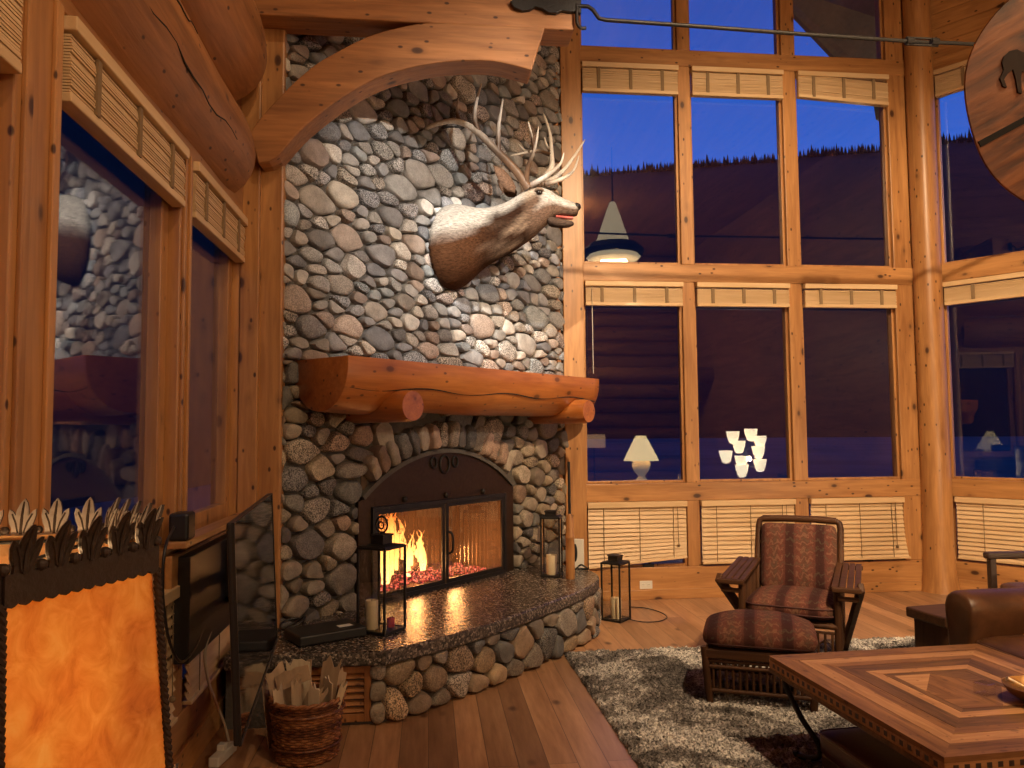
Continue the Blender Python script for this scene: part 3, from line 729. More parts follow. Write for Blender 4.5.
raised_blind('A', .92, 2.115, 2.765, 2.45, 'raised blind cut off by the upper left corner of the photo', 'raised blinds on the left wall', y=-.02)
raised_blind('A', 2.385, 3.495, 2.765, 2.50, 'large raised wood blind on the left wall over the reflecting window', 'raised blinds on the left wall', y=-.02)
raised_blind('A', 3.645, 4.615, 2.765, 2.50, 'raised wood blind on the left wall nearest the timber post', 'raised blinds on the left wall', y=-.02)
lowered_blind('A', 2.40, 3.48, .868, .30, 'lowered wood blind low on the left wall behind the glowing lampshade', 'lowered blinds low on the left wall')
lowered_blind('A', 3.66, 4.60, .868, .30, 'lowered wood blind low on the left wall behind the television', 'lowered blinds low on the left wall')
# ------------------------------------------------------------------ river stones
PAL_LOW_LAMPLIT = [(.22, .185, .145), (.16, .14, .12), (.25, .20, .14), (.12, .115, .11), (.28, .23, .165), (.19, .155, .12), (.24, .165, .115), (.15, .145, .13), (.30, .25, .19), (.11, .10, .095)]  # browner and darker: warm lamplight on the lower stones put into the colour
PAL_TOP = [(.25, .245, .24), (.21, .21, .22), (.32, .30, .28), (.17, .175, .19), (.36, .33, .29), (.25, .225, .20), (.27, .22, .195), (.22, .24, .25), (.40, .38, .35), (.15, .145, .145), (.28, .27, .255), (.24, .24, .235), (.20, .205, .215), (.30, .245, .21)]
def clip_poly(poly, nx, ny, c):
    out = []; n = len(poly)
    for i in range(n):
        a, b = poly[i], poly[(i+1) % n]; da = a[0]*nx+a[1]*ny-c; db = b[0]*nx+b[1]*ny-c
        if da <= 0: out.append(a)
        if (da < 0 < db) or (db < 0 < da):
            t = da/(da-db); out.append((a[0]+(b[0]-a[0])*t, a[1]+(b[1]-a[1])*t))
    return out
def power_cells(seeds, box):
    """seeds: (a, b, r, aspect) -> polygon of each power cell"""
    P = np.array([(s[0], s[1]) for s in seeds]); R = np.array([s[2] for s in seeds]); cells = []
    for i, (x, y) in enumerate(P):
        poly = [(max(box[0], x-.5), max(box[1], y-.5)), (min(box[2], x+.5), max(box[1], y-.5)), (min(box[2], x+.5), min(box[3], y+.5)), (max(box[0], x-.5), min(box[3], y+.5))]
        d2 = ((P-P[i])**2).sum(1); idx = np.argsort(d2)[1:26]
        for j in idx:
            dx, dy = P[j]-P[i]; d = math.sqrt(d2[j])
            if d < 1e-6: continue
            t = (d2[j]+R[i]**2-R[j]**2)/(2*d)
            nx, ny = dx/d, dy/d
            poly = clip_poly(poly, nx, ny, x*nx+y*ny+t)
            if len(poly) < 3: break
        cells.append(poly)
    return cells
def seeds_for(box, rmin, rmax, rng, pred=None, stretch=1.25, tries=26000, pw=1.6):
    out = []; G = {}
    g = rmax*2
    for k in range(tries):
        f = k/tries; r = rmin+(rmax-rmin)*(rng.random()**pw)*(1-.55*f)
        x = rng.uniform(box[0]/stretch, box[2]/stretch); y = rng.uniform(box[1], box[3])
        if pred and not pred(x*stretch, y): continue
        ci, cj = int(x//g), int(y//g); ok = True
        for a in (-1, 0, 1):
            for b in (-1, 0, 1):
                for (xx, yy, rr) in G.get((ci+a, cj+b), ()):
                    if (xx-x)**2+(yy-y)**2 < (.97*(rr+r))**2: ok = False; break
                if not ok: break
            if not ok: break
        if ok: G.setdefault((ci, cj), []).append((x, y, r)); out.append((x, y, r))
    return out
def stone(mb, cols, poly, place, gap, hgt, rng, pal, pts=18, rough=.13):
    cx = sum(p[0] for p in poly)/len(poly); cy = sum(p[1] for p in poly)/len(poly)
    area = abs(sum(poly[i][0]*poly[(i+1) % len(poly)][1]-poly[(i+1) % len(poly)][0]*poly[i][1] for i in range(len(poly))))/2
    size = math.sqrt(area)
    if size < .03: return
    k = max(.3, 1-gap*1.7/size)
    q = [(cx+(x-cx)*k, cy+(y-cy)*k) for x, y in poly]
    cut = rng.uniform(.15, .27)
    for it in range(2):                                                 # corner cutting: rounded but irregular
        f = cut if it == 0 else .25; nq = []
        for i in range(len(q)):
            a, b = q[i], q[(i+1) % len(q)]
            if math.hypot(a[0]-b[0], a[1]-b[1]) < 1e-5: continue
            nq.append((a[0]+(b[0]-a[0])*f, a[1]+(b[1]-a[1])*f)); nq.append((b[0]+(a[0]-b[0])*f, b[1]+(a[1]-b[1])*f))
        q = nq
    if len(q) < 4: return
    Ls = [0]
    for i in range(len(q)): Ls.append(Ls[-1]+math.hypot(q[(i+1) % len(q)][0]-q[i][0], q[(i+1) % len(q)][1]-q[i][1]))
    ring = []
    for t in np.linspace(0, Ls[-1], pts, endpoint=False):
        i = max(0, min(len(q)-1, int(np.searchsorted(Ls, t, 'right'))-1)); f = (t-Ls[i])/max(1e-6, Ls[i+1]-Ls[i])
        a, b = q[i], q[(i+1) % len(q)]; ring.append((a[0]+(b[0]-a[0])*f, a[1]+(b[1]-a[1])*f))
    sd = rng.random()*100; tx, ty = rng.uniform(-.25, .25), rng.uniform(-.25, .25); vs = []; fs = []
    prof = ((1.0, -.5), (1.0, .30), (.965, .68), (.87, .92), (.58, 1.0))
    base = len(mb.v)
    for sc, hh in prof:
        for (x, y) in ring:
            dx, dy = x-cx, y-cy
            nz = mnoise.noise(V((dx/size*1.6+sd, dy/size*1.6, hh*1.2)))
            s2 = sc*(1+rough*nz)
            h2 = hgt*(hh+(.16*nz+tx*dx/size+ty*dy/size)*(1 if hh > .3 else 0))
            vs.append(place(cx+dx*s2, cy+dy*s2, h2))
    nz = mnoise.noise(V((sd, 0, 2)))
    vs.append(place(cx, cy, hgt*(1.02+.12*nz)))
    for r in range(4):
        for i in range(pts):
            j = (i+1) % pts; fs.append((r*pts+i, r*pts+j, (r+1)*pts+j, (r+1)*pts+i))
    for i in range(pts): fs.append((4*pts+i, 4*pts+(i+1) % pts, 5*pts))
    mb.add(vs, fs)
    c = rng.choice(pal); v = rng.uniform(.72, 1.3); a = rng.random()
    a = .9 if a > .78 else (.35 if a > .45 else .1)
    cols += [(c[0]*v, c[1]*v, c[2]*v, a)]*len(vs)
SC_ = 1.385; RA = 1.235; ZA = 1.372-RA                                   # the arch: centre and inner radius
def arch_z(s): return ZA+math.sqrt(max(0, RA*RA-(s-SC_)**2))
def in_arch(s, z, R):
    if z < 1.03: return .555 < s < 2.21
    return math.hypot(s-SC_, z-ZA) < R and .50 < s < 2.27
fp = thing('stone_fireplace', 'tall river stone fireplace with arched firebox across the corner', 'fireplace', tuple(P0), B_ROT)
rng = random.Random(11)
stn = MB(); sc_cols = []
plc = lambda s, z, h_: (s, -h_-.004, z)
RO = 1.475
def ang_ok(s, z): return abs(math.atan2(s-SC_, z-ZA)) < .62
voids = lambda s, z: not in_arch(s, z, RO if ang_ok(s, z) else RA+.02)
sd1 = seeds_for((-.15, .33, 3.08, 2.0), .036, .105, rng, voids, 1.35, 60000, pw=1.3)
TL2 = math.radians(-9)
def upper(x, y):
    s_, z_ = x*math.cos(TL2)-y*math.sin(TL2), x*math.sin(TL2)+y*math.cos(TL2)
    return -.16 < s_ < 3.08 and 1.93 < z_ < 5.3
sd2 = seeds_for((-1.4, 1.2, 3.2, 6.2), .028, .096, rng, upper, 1.6, 110000, 1.25)
def draw(sd, st, box, pal, h0, h1, tilt=0.0):
    ca, sa_ = math.cos(tilt), math.sin(tilt)
    cells = power_cells(sd, (box[0]/st, box[1], box[2]/st, box[3]))
    for c in cells:
        if len(c) < 3: continue
        p = [(x*st, y) for x, y in c]
        q = [(x*ca-y*sa_, x*sa_+y*ca) for x, y in p] if tilt else p
        cx, cy = sum(a for a, b in q)/len(q), sum(b for a, b in q)/len(q)
        for nx, ny, c in ((-1, 0, .05), (1, 0, 2.985), (0, -1, -(1.945 if tilt else .34)), (0, 1, 5.4 if tilt else 1.945)):
            if len(q) > 2: q = clip_poly(q, nx, ny, c)
        if len(q) < 3: continue
        cx, cy = sum(a for a, b in q)/len(q), sum(b for a, b in q)/len(q)
        if cy < 1.95:                                                   # trim the cell along the arch
            if cy < 1.03:
                if .3 < cx < SC_: q = clip_poly(q, 1, 0, .55)
                elif SC_ < cx < 2.5: q = clip_poly(q, -1, 0, -2.215)
            else:
                d = math.hypot(cx-SC_, cy-ZA); nx, ny = (cx-SC_)/d, (cy-ZA)/d
                R2 = RO if abs(math.atan2(nx, ny)) < .62 else RA+.02
                if d < R2-.01: R2 = RA+.02
                if d < R2-.01: continue
                q = clip_poly(q, -nx, -ny, -(R2+nx*SC_+ny*ZA))
        if len(q) < 3: continue
        stone(stn, sc_cols, q, plc, .0075, rng.uniform(h0, h1), rng, pal)
draw(sd1, 1.35, (-.15, .33, 3.0, 2.02), PAL_LOW_LAMPLIT, .040, .075)
draw(sd2, 1.6, (-1.5, 1.0, 4.0, 6.6), PAL_TOP, .030, .060, TL2)
cb = stn.build('stone_facing', STONE, fp, True, colours=('stone_colour', sc_cols))
vb = MB(); vc = []
nv = 16
for i in range(nv):                                                     # the upright stones of the arch
    th = -.60+1.20*(i+.5)/nv+rng.uniform(-.008, .008); hw = 1.20/nv/2*RA*rng.uniform(.86, 1.0); top = RO-rng.uniform(.0, .035)
    poly = []
    for a_, r_ in ((-1, RA+.015), (-.2, RA+.008), (1, RA+.015), (1.1, (RA+top)/2), (.9, top-.02), (0, top), (-.9, top-.02), (-1.1, (RA+top)/2)):
        t_ = th+a_*hw/RA; poly.append((SC_+r_*math.sin(t_), ZA+r_*math.cos(t_)))
    stone(vb, vc, poly, plc, .006, rng.uniform(.075, .105), rng, [(.22, .18, .14), (.11, .10, .09), (.28, .19, .14), (.25, .21, .165), (.15, .13, .11)])
vb.build('arch_stones', STONE, fp, True, colours=('stone_colour', vc))
mo = MB().box((-.12, .0, 0), (.56, .18, 5.6)).box((2.205, 0, 0), (3.02, .18, 5.6)).box((.56, 0, 1.56), (2.205, .18, 5.6))
for i in range(24):
    s0 = .56+i*1.645/24; s1 = s0+1.645/24; z = min(arch_z(s0), arch_z(s1)) if .56 < s0 else 1.0
    mo.box((s0, 0, z-.03), (s1, .18, 1.57))
mo.box((.56, 0, 0), (2.205, .18, .37))
# inner arch lip
for i in range(30):
    t0, t1 = -.70+1.4*i/30, -.70+1.4*(i+1)/30
    P_ = [(SC_+r*math.sin(t), ZA+r*math.cos(t)) for r, t in ((RA-.018, t0), (RA-.018, t1), (RA+.012, t1), (RA+.012, t0))]
    mo.prism(P_, lambda a, b, t: (a, t, b), -.055, .05)
mo.build('mortar_bed', MORTAR, fp)
# steel surround, doors, firebox
sx0, sx1, dz0, dz1 = .70, 2.06, .41, .985
su = MB()
su.box((.56, -.035, .385), (sx0, -.01, 1.06)).box((sx1, -.035, .385), (2.20, -.01, 1.06)).box((sx0, -.035, .385), (sx1, -.01, dz0)).box((sx0, -.035, dz1), (sx1, -.01, 1.06))
ap = [(s, min(arch_z(s)-.012, 1.37)) for s in np.linspace(.575, 2.195, 40)]
ap = [(.56, 1.05)]+ap+[(2.20, 1.05)]
su.prism(ap, lambda a, b, t: (a, t, b), -.035, -.01)
su.build('surround', DARKMETAL, fp, bevel=.003)
bd = MB()
for lo, hi in (((sx0-.03, -.055, dz0-.02), (sx0, -.03, dz1+.03)), ((sx1, -.055, dz0-.02), (sx1+.03, -.03, dz1+.03)), ((sx0, -.055, dz1), (sx1, -.03, dz1+.03)), ((sx0, -.06, dz0-.028), (sx1, -.03, dz0))): bd.box(lo, hi)
bd.build('door_track', IRON, fp, bevel=.003)
orn = MB()
for ds, r, dz in ((-.115, .034, 1.285), (0, .058, 1.27), (.115, .034, 1.285)):
    orn.tube([(SC_-.01+ds+r*.85*math.cos(2*PI*k/24), -.042, dz+r*1.1*math.sin(2*PI*k/24)) for k in range(24)], .0075, 6, closed=True)
orn.build('ring_ornament', IRON, fp, True)
for i in range(3):
    MB().ball((.97+i*.42, -.045, 1.045), (.020, .014, .022), 10, 8).build('knob', IRON, fp, True)
mid = SC_-.01
for x0, x1, hx in ((sx0, mid-.006, mid-.03), (mid+.006, sx1, mid+.03)):
    dr = MB()
    for lo, hi in (((x0, -.05, dz0), (x0+.028, -.034, dz1)), ((x1-.028, -.05, dz0), (x1, -.034, dz1)), ((x0+.028, -.05, dz0), (x1-.028, -.034, dz0+.03)), ((x0+.028, -.05, dz1-.024), (x1-.028, -.034, dz1))): dr.box(lo, hi)
    d_ = dr.build('fire_door', IRON, fp, bevel=.002)
    MB().box((x0+.024, -.044, dz0+.026), (x1-.024, -.040, dz1-.02)).build('glass_pane', DGLASS, d_)
    if hx > mid: MB().tube(catmull([(hx, -.05, .78), (hx+.012, -.075, .76), (hx+.016, -.08, .70), (hx+.012, -.075, .64), (hx, -.05, .62)], 4), .009, 8).build('door_handle', IRON, d_, True)
fb = MB()
x0, x1, yb = sx0-.04, sx1+.04, .62
fb.box((x0, -.005, .36), (x1, yb, .405)).box((x0-.05, -.005, .36), (x0, yb, 1.25)).box((x1, -.005, .36), (x1+.05, yb, 1.25)).box((x0-.05, yb, .36), (x1+.05, yb+.06, 1.25)).box((x0-.05, .0, 1.1), (x1+.05, yb+.06, 1.16))
fb.build('firebox_lining', BRICK, fp)
for s0, s1, cm in ((sx0, mid, CURTAIN_THIN), (mid, sx1, CURTAIN)):
    cu = []
    for z in (dz0+.01, dz1-.01):
        cu.append([(s0+(s1-s0)*k/80, .018+.014*math.sin(k*1.15+.4*math.sin(k*.5)), z) for k in range(81)])
    MB().rings(cu, False, False, closed=False).build('mesh_curtain', cm, fp, True)
# hearth: stone base, slab, louvred vent
base = [(0.0, .865), (.32, .905), (.65, .925), (1.0, .93), (1.35, .92), (1.7, .895), (2.0, .85), (2.25, .755), (2.45, .59), (2.56, .38), (2.60, .15)]
bp = resample(catmull([V((s, -d, 0)) for s, d in base], 5), 60); blen = sum((bp[i+1]-bp[i]).length for i in range(59))
def on_curve(a, z, h_):
    t = max(0, min(.9999, a/blen))*59; i = int(t); f = t-i; p = bp[i].lerp(bp[i+1], f)
    tg = (bp[min(i+1, 59)]-bp[max(0, i-1)]).normalized(); n = V((tg.y, -tg.x, 0))
    if n.y > .3: n = -n
    return tuple(p+n*h_+V((0, 0, z)))
hs = MB(); hc = []; rg2 = random.Random(5)
sd3 = seeds_for((0.0, .0, blen, .31), .052, .098, rg2, None, 1.0, 9000, 1.0)
for c in power_cells(sd3, (0, 0.004, blen, .31)):
    if len(c) >= 3: stone(hs, hc, c, on_curve, .006, rg2.uniform(.04, .062), rg2, [(.22, .18, .14), (.15, .13, .11), (.27, .20, .14), (.11, .11, .11), (.30, .22, .14), (.19, .14, .10), (.24, .21, .18)])
# the returning corner stones at the left end
def on_end(a, z, h_):
    p = wend0+wdir*a+wnor*h_; return (p.x, p.y, z)
Winv = (Matrix.Translation(P0) @ Matrix.Rotation(B_ROT, 4, 'Z')).inverted()
wA = Winv @ V((-.255, 4.165, 0)); wB = Winv @ V((-1.08, 4.165, 0)); wend0 = wA; wdir = (wB-wA).normalized(); wnor = (Winv.to_3x3() @ V((0, -1, 0)))
wend0.z = wdir.z = 0
for c in power_cells([(.015, .06, .06), (.02, .17, .06), (.018, .27, .05)], (-.04, .004, .05, .31)):
    if len(c) >= 3: stone(hs, hc, c, on_end, .005, .045, rg2, [(.33, .28, .22), (.26, .22, .18)])
hs.build('hearth_stones', STONE, fp, True, colours=('stone_colour', hc))
core = [(p.x, p.y) for p in bp[::3]]+[(2.58, 0), (-.30, 0)]
core = [(a, b+.012) for a, b in core]+[((Winv @ V((-1.03, 4.7, 0))).x, 0)]
q_ = Winv @ V((-1.03, 4.18, 0)); core += [(q_.x, q_.y)]
MB().prism(core, lambda a, b, t: (a, b, t), .0, .312).build('hearth_core', MORTAR, fp)
sb = [(0.0, .925), (.32, .975), (.65, .995), (1.0, .99), (1.35, .965), (1.7, .935), (2.0, .885), (2.28, .79), (2.50, .62), (2.62, .40), (2.66, .12)]
sp_ = [(p.x, p.y) for p in resample(catmull([V((s, -d, 0)) for s, d in sb], 4), 40)]
q1 = Winv @ V((-1.03, 4.115, 0)); q0 = Winv @ V((-.215, 4.095, 0)); q2 = Winv @ V((-1.03, 4.60, 0))
spoly = [(q0.x, q0.y)]+sp_[1:]+[(2.66, .02), (0, .02), (q2.x, q2.y), (q1.x, q1.y)]
MB().prism(spoly, lambda a, b, t: (a, b, t), .310, .385).build('hearth_slab', GRANITE, fp, bevel=.012)
lv = MB(); lx0, lx1 = -.66, -.295
def lw(x, y, z): return Winv @ V((x, y, z))
for a, b, c, d_ in ((lx0, lx0+.035, .02, .30), (lx1-.035, lx1, .02, .30), (lx0+.035, lx1-.035, .02, .06), (lx0+.035, lx1-.035, .265, .30)):
    lv.bar(lw((a+b)/2, 4.155, c), lw((a+b)/2, 4.155, d_), b-a, .03, up=Winv.to_3x3() @ V((0, 1, 0)))
for i in range(6):
    z = .078+i*.034
    lv.bar(lw(lx0+.035, 4.155, z), lw(lx1-.035, 4.155, z), .034, .007, up=Winv.to_3x3() @ V((0, -.75, 1)))
lv.build('louvred_vent', logwood('Z'), fp, bevel=.002)
# mantel
mt = thing('log_mantel', 'polished half log mantel shelf on two log brackets across the stone chimney', 'mantel', tuple(bw(1.445, 0, 1.64)), B_ROT)
def half_ring(s, k=1.0):
    r = []
    for i in range(25):
        a = PI*i/24; y = -.245-.255*k*math.cos(a); z = .305-.318*k*math.sin(a)**.8*(1+.02*math.sin(s*5))
        r.append((s, y, z))
    return [(s, -.245+.255*k*1, .305), ]+r[::-1][1:-1]+[(s, -.245-.255*k, .305)]
rs = [half_ring(-1.365+2.73*i/29, 1+.02*math.sin(i*.6)) for i in range(30)]
rs = [half_ring(-1.37, .975)]+rs+[half_ring(1.37, .97)]
MB().rings(rs).build('shelf_log', mantelwood('X'), mt, True)
ck_ = MB().tube([(-1.33+2.66*i/40, -.245-.258*math.cos(.50+.05*math.sin(i*.5)), .305-.321*math.sin(.50+.05*math.sin(i*.5))**.8) for i in range(41)], [.0015+.0035*abs(math.sin(i*.21)) for i in range(41)], 6)
ck_.build('drying_crack', WICK, mt, True)
for s in (-.93, 1.06):
    rr = []
    for i in range(14):
        y = -.02-.56*i/13; r = .098*(1-.0*i) if i < 13 else .09
        rr.append([(s+r*math.cos(2*PI*k/20), y, .025+r*1.0*math.sin(2*PI*k/20)) for k in range(20)])
    MB().rings(rr).build('log_bracket', mantelwood('Y'), mt, True)
# fire
fl = MB(); rf = random.Random(3)
def tongue(s, y, z0, h_, w, seed):
    rs = []
    for k in range(9):
        t = k/8; r = w*(.65+.6*math.sin(PI*min(1, t*1.25)))*(1-t)**.75+.001
        ox = .05*h_*4*t*mnoise.noise(V((seed, t*2.5, 0))); oy = .1*t*mnoise.noise(V((seed, t*2.5, 9)))
        rs.append([(s+ox+r*math.cos(a)*1.1, y+oy+r*.7*math.sin(a), z0+h_*t) for a in (2*PI*j/9+t*1.5 for j in range(9))])
    fl.rings(rs)
for i in range(46):
    s = rf.gauss(1.03, .16); s = min(1.33, max(.76, s)); tongue(s, rf.uniform(.07, .26), .46+rf.random()*.14, rf.uniform(.16, .52)*(1.15-abs(s-1.0)*1.4), rf.uniform(.016, .045), i*3.1)
o = fl.build('flames', FLAME, None, True); o.location = tuple(P0); o.rotation_euler = (0, 0, B_ROT)
tag(o, 'bright orange fire burning behind the left fireplace door', 'fire', kind='stuff')
em = MB()
for i in range(320):
    s = rf.uniform(.80, 1.95); em.ball((s, rf.uniform(.05, .34), .412+rf.random()*.05*(2.2 if s < 1.35 else .7)), (rf.uniform(.008, .042)*1.0, rf.uniform(.008, .026), rf.uniform(.005, .018)), 8, 6)
o = em.build('embers', EMBER, None, True); o.location = tuple(P0); o.rotation_euler = (0, 0, B_ROT)
tag(o, 'glowing pink embers spread over the firebox floor', 'embers', kind='stuff')
for k, (a, b, r, lab) in enumerate((((.80, .26, .50), (1.42, .34, .49), .055, 'charred log lying at the back of the fire'), ((.86, .16, .49), (1.33, .20, .55), .048, 'charred log in front of the flames'), ((1.12, .14, .55), (1.00, .38, .64), .042, 'short burning log leaning across the other two'))):
    pts = [V(a).lerp(V(b), t) for t in np.linspace(0, 1, 7)]
    o = MB().tube([(p.x, p.y, p.z+.006*math.sin(i*2)) for i, p in enumerate(pts)], [r*(1+.07*math.sin(i*1.7+k)) for i in range(7)], 12).build('firewood_log', BARK, None, True)
    o.location = tuple(P0); o.rotation_euler = (0, 0, B_ROT); tag(o, lab, 'log', 'logs burning in the fireplace')
# ------------------------------------------------------------------ elk shoulder mount
s0, z0 = bpx(446, 250, .03); E0 = bw(s0, .03, 0); E_ROT = math.radians(-10)
EX = V((math.cos(E_ROT), math.sin(E_ROT), 0)); EM = V((-EX.y, EX.x, 0))
def ep(x, y, lat=0.0):
    X = on_plane(x, y, E0+EM*lat, EM); r = X-E0; return V((r.dot(EX), lat, r.z))
elk = thing('elk_head_mount', 'bull elk shoulder mount with wide antlers on the stone chimney above the mantel', 'taxidermy mount', tuple(E0), E_ROT)
d_lx, d_ly = EX.dot(ND), EM.dot(ND)
def on_wall(y, d=0.0): return (d-.03-y*d_ly)/d_lx
ST = [((440, 211), (444, 289), .215, 'w'), ((447, 206), (452, 291), .25, 0), ((456, 204), (465, 286), .24, 0), ((468, 206.5), (476, 275), .205, 0), ((481, 209.5), (487, 265), .165, 0),
      ((495, 207), (501, 258.5), .14, 0), ((508, 202), (514, 251), .125, 0), ((518, 195.5), (526, 243), .118, 0), ((527, 190), (536, 235.5), .118, 0), ((535, 187.5), (543, 228), .112, 0), ((543, 187.5), (549, 222), .100, 0),
      ((550, 190.5), (554, 217.5), .082, 0), ((557, 195.5), (559, 215), .066, 0), ((564, 198.8), (565, 215.8), .060, 0), ((570, 201), (570.5, 216.3), .060, 0), ((575.5, 203.0), (575, 216.5), .057, 0), ((579.5, 205.5), (578.5, 214.5), .044, 0)]
NR = 30; rings = []; coat = []
def fur_and_shade(l, t, y, z):
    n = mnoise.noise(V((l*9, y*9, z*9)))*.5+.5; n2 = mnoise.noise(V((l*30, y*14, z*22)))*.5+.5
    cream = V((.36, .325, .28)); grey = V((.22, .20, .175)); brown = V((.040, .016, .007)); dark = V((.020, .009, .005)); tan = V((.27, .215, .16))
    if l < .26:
        k = min(1, max(0, (t-.40+.06*(n-.5))*14)); c = cream.lerp(grey, n2*.6).lerp(brown.lerp(V((.085, .038, .018)), n*.6), k)  # natural brown plus a shadow edge across the shoulder, put into the colour
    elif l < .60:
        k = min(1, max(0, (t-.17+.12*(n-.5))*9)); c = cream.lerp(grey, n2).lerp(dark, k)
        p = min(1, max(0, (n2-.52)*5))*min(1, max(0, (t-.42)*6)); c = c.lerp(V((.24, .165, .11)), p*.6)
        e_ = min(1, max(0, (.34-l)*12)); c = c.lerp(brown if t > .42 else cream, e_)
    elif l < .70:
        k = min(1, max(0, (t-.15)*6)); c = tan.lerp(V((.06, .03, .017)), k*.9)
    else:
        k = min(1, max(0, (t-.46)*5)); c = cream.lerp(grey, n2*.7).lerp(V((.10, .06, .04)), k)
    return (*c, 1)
for top, bot, w, wall in ST:
    a, b = ep(*top), ep(*bot); c = (a+b)/2; hh = (a-b)/2; r = []
    for k in range(NR):
        th = 2*PI*k/NR; cx, sx = math.cos(th), math.sin(th)
        pw = .85; yy = w*math.copysign(abs(sx)**pw, sx); vv = math.copysign(abs(cx)**.95, cx)
        wid = 1.0 if vv < .2 else 1-.22*(vv-.2)
        p = c+hh*vv+V((0, yy*wid, 0))
        if wall: p.x = on_wall(p.y)+.002
        elif p.x < on_wall(p.y)+.01: p.x = on_wall(p.y)+.02
        r.append(p); coat.append(fur_and_shade(p.x if not wall else 0, (1-vv)/2, p.y, p.z))
    rings.append(r)
eb = MB(); eb.rings(rings)
jw = [((545, 217), (548, 226), .075), ((553, 217.3), (555, 227.5), .060), ((560, 218.5), (561, 227.8), .047), ((566, 220.5), (566.5, 228), .04), ((571, 221), (571.5, 226.5), .034), ((574, 222), (574, 225), .02)]
jr = []
for top, bot, w in jw:
    a, b = ep(*top), ep(*bot); c = (a+b)/2; hh = (a-b)/2
    jr.append([c+hh*math.cos(2*PI*k/NR)+V((0, w*math.sin(2*PI*k/NR), 0)) for k in range(NR)]); coat += [(.055, .035, .025, 1)]*NR
eb.rings(jr)
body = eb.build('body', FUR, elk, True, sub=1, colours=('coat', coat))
c = ep(574, 210)
MB().ball(ep(577.0, 207.0), (.030, .053, .028), 14, 10).build('nose', NOSE, elk, True)
MB().rings([[ep(x, y)+V((0, w*math.sin(2*PI*k/12), .011*math.cos(2*PI*k/12))) for k in range(12)] for x, y, w in ((556, 217, .03), (563, 217.6, .03), (569, 218.2, .026), (573, 218, .014))]).build('tongue', TONGUE, elk, True)
for sg in (-1, 1):
    e_ = ep(539.6, 196.5); MB().ball((e_.x, sg*.101, e_.z), (.024, .014, .019), 12, 8).build('eye', EYE_M, elk, True)
    lid = [V((e_.x+.032*math.cos(a), sg*(.108-.02*abs(math.cos(a))), e_.z+.012+.014*math.sin(a))) for a in np.linspace(.1, PI-.1, 9)]
    ebl = MB().tube(lid, [.004, .008, .010, .011, .011, .011, .010, .008, .004], 8); ebl.build('brow', FUR, elk, True, colours=('coat', [(.16, .11, .075, 1)]*len(ebl.v)))
    # ears: cupped leaf shapes
    base = ep(516, 192); tip = ep(496, 173.5)
    ax = (tip-base); er = []
    for k in range(9):
        t = k/8; w = .055*math.sin(PI*(t*.86+.10))**.8*(1 if t < .99 else .1); p = base+ax*t+V((0, sg*(.06+.10*t), 0))
        row = []
        for j in range(11):
            a = -1.25+2.5*j/10; row.append(p+V((.25*w*math.sin(a), sg*(.035*math.cos(a)-.02), w*math.sin(a)*1.0-.1*w)))
        back = [q+V((-.006, sg*.008, .0)) for q in row[::-1]]
        er.append(row+back)
    eb2 = MB(); eb2.rings(er); cc = []
    for v in eb2.v: cc.append((.12, .07, .045, 1))
    eb2.build('ear', FUR, elk, True, colours=('coat', cc))
def antler(parts, name):
    m = MB(); cols = []
    for pts, r0, r1, dk in parts:
        c3 = catmull([ep(*p) for p in pts], 5); n = len(c3); b = len(m.v)
        R = [1.4*(r0+(r1-r0)*(i/(n-1))**.9) for i in range(n)]; R[-1] = r1*.5
        m.tube(c3, R, 10)
        for i in range(n):
            t = i/(n-1); lo, hi = V((.10, .055, .03)), V((.66, .61, .54)); k = min(1, max(0, (t-dk)/.35)); cols += [(*lo.lerp(hi, k), 1)]*10
    m.build(name, ANTLER, elk, True, colours=('coat', cols))
antler([([(528, 188, -.05), (517, 172, -.10), (496, 150, -.19), (478, 132.5, -.25), (467, 125, -.26), (453, 121, -.25), (437, 124, -.21), (425, 129, -.17)], .026, .010, .25),
        ([(498, 151, -.19), (498.4, 128, -.21), (500.6, 113, -.20), (503, 98, -.18)], .016, .004, .1), ([(478, 132, -.25), (474.5, 117, -.28), (477, 99, -.27), (481.8, 83, -.25)], .017, .004, .2),
        ([(460, 122, -.25), (457, 112, -.26), (458.6, 98, -.25)], .013, .004, .4), ([(526, 185, -.06), (528, 168, -.13), (534.8, 148, -.20), (538.7, 126.6, -.24)], .018, .004, .45), ([(534, 150, -.19), (532, 136, -.22), (528, 121.5, -.22)], .011, .004, .4),
        ([(530, 186, -.05), (547, 175.5, -.12), (560, 164, -.17), (564, 152.5, -.19)], .017, .004, .0)], 'antler')
antler([([(536, 186, .05), (544, 178, .12), (551.5, 167, .22), (551.5, 153, .31), (550, 134, .36), (543.6, 113.5, .38)], .024, .006, .0), ([(551, 155, .30), (538, 151, .36), (526, 152.5, .38), (510, 156, .36)], .013, .004, .2), ([(530, 151.5, .37), (524, 150, .40), (518, 143.5, .42)], .009, .004, .0),
        ([(540, 184, .05), (551, 180, .09), (564, 169.6, .16), (575.8, 154, .22), (585, 139.5, .26)], .019, .004, .0), ([(544, 184, .05), (556, 181, .08), (567, 176, .10), (574, 169.6, .12), (579, 155.5, .14)], .016, .004, .0), ([(551, 152, .31), (546.5, 145, .36), (544.5, 137, .38)], .010, .004, .1)], 'antler')

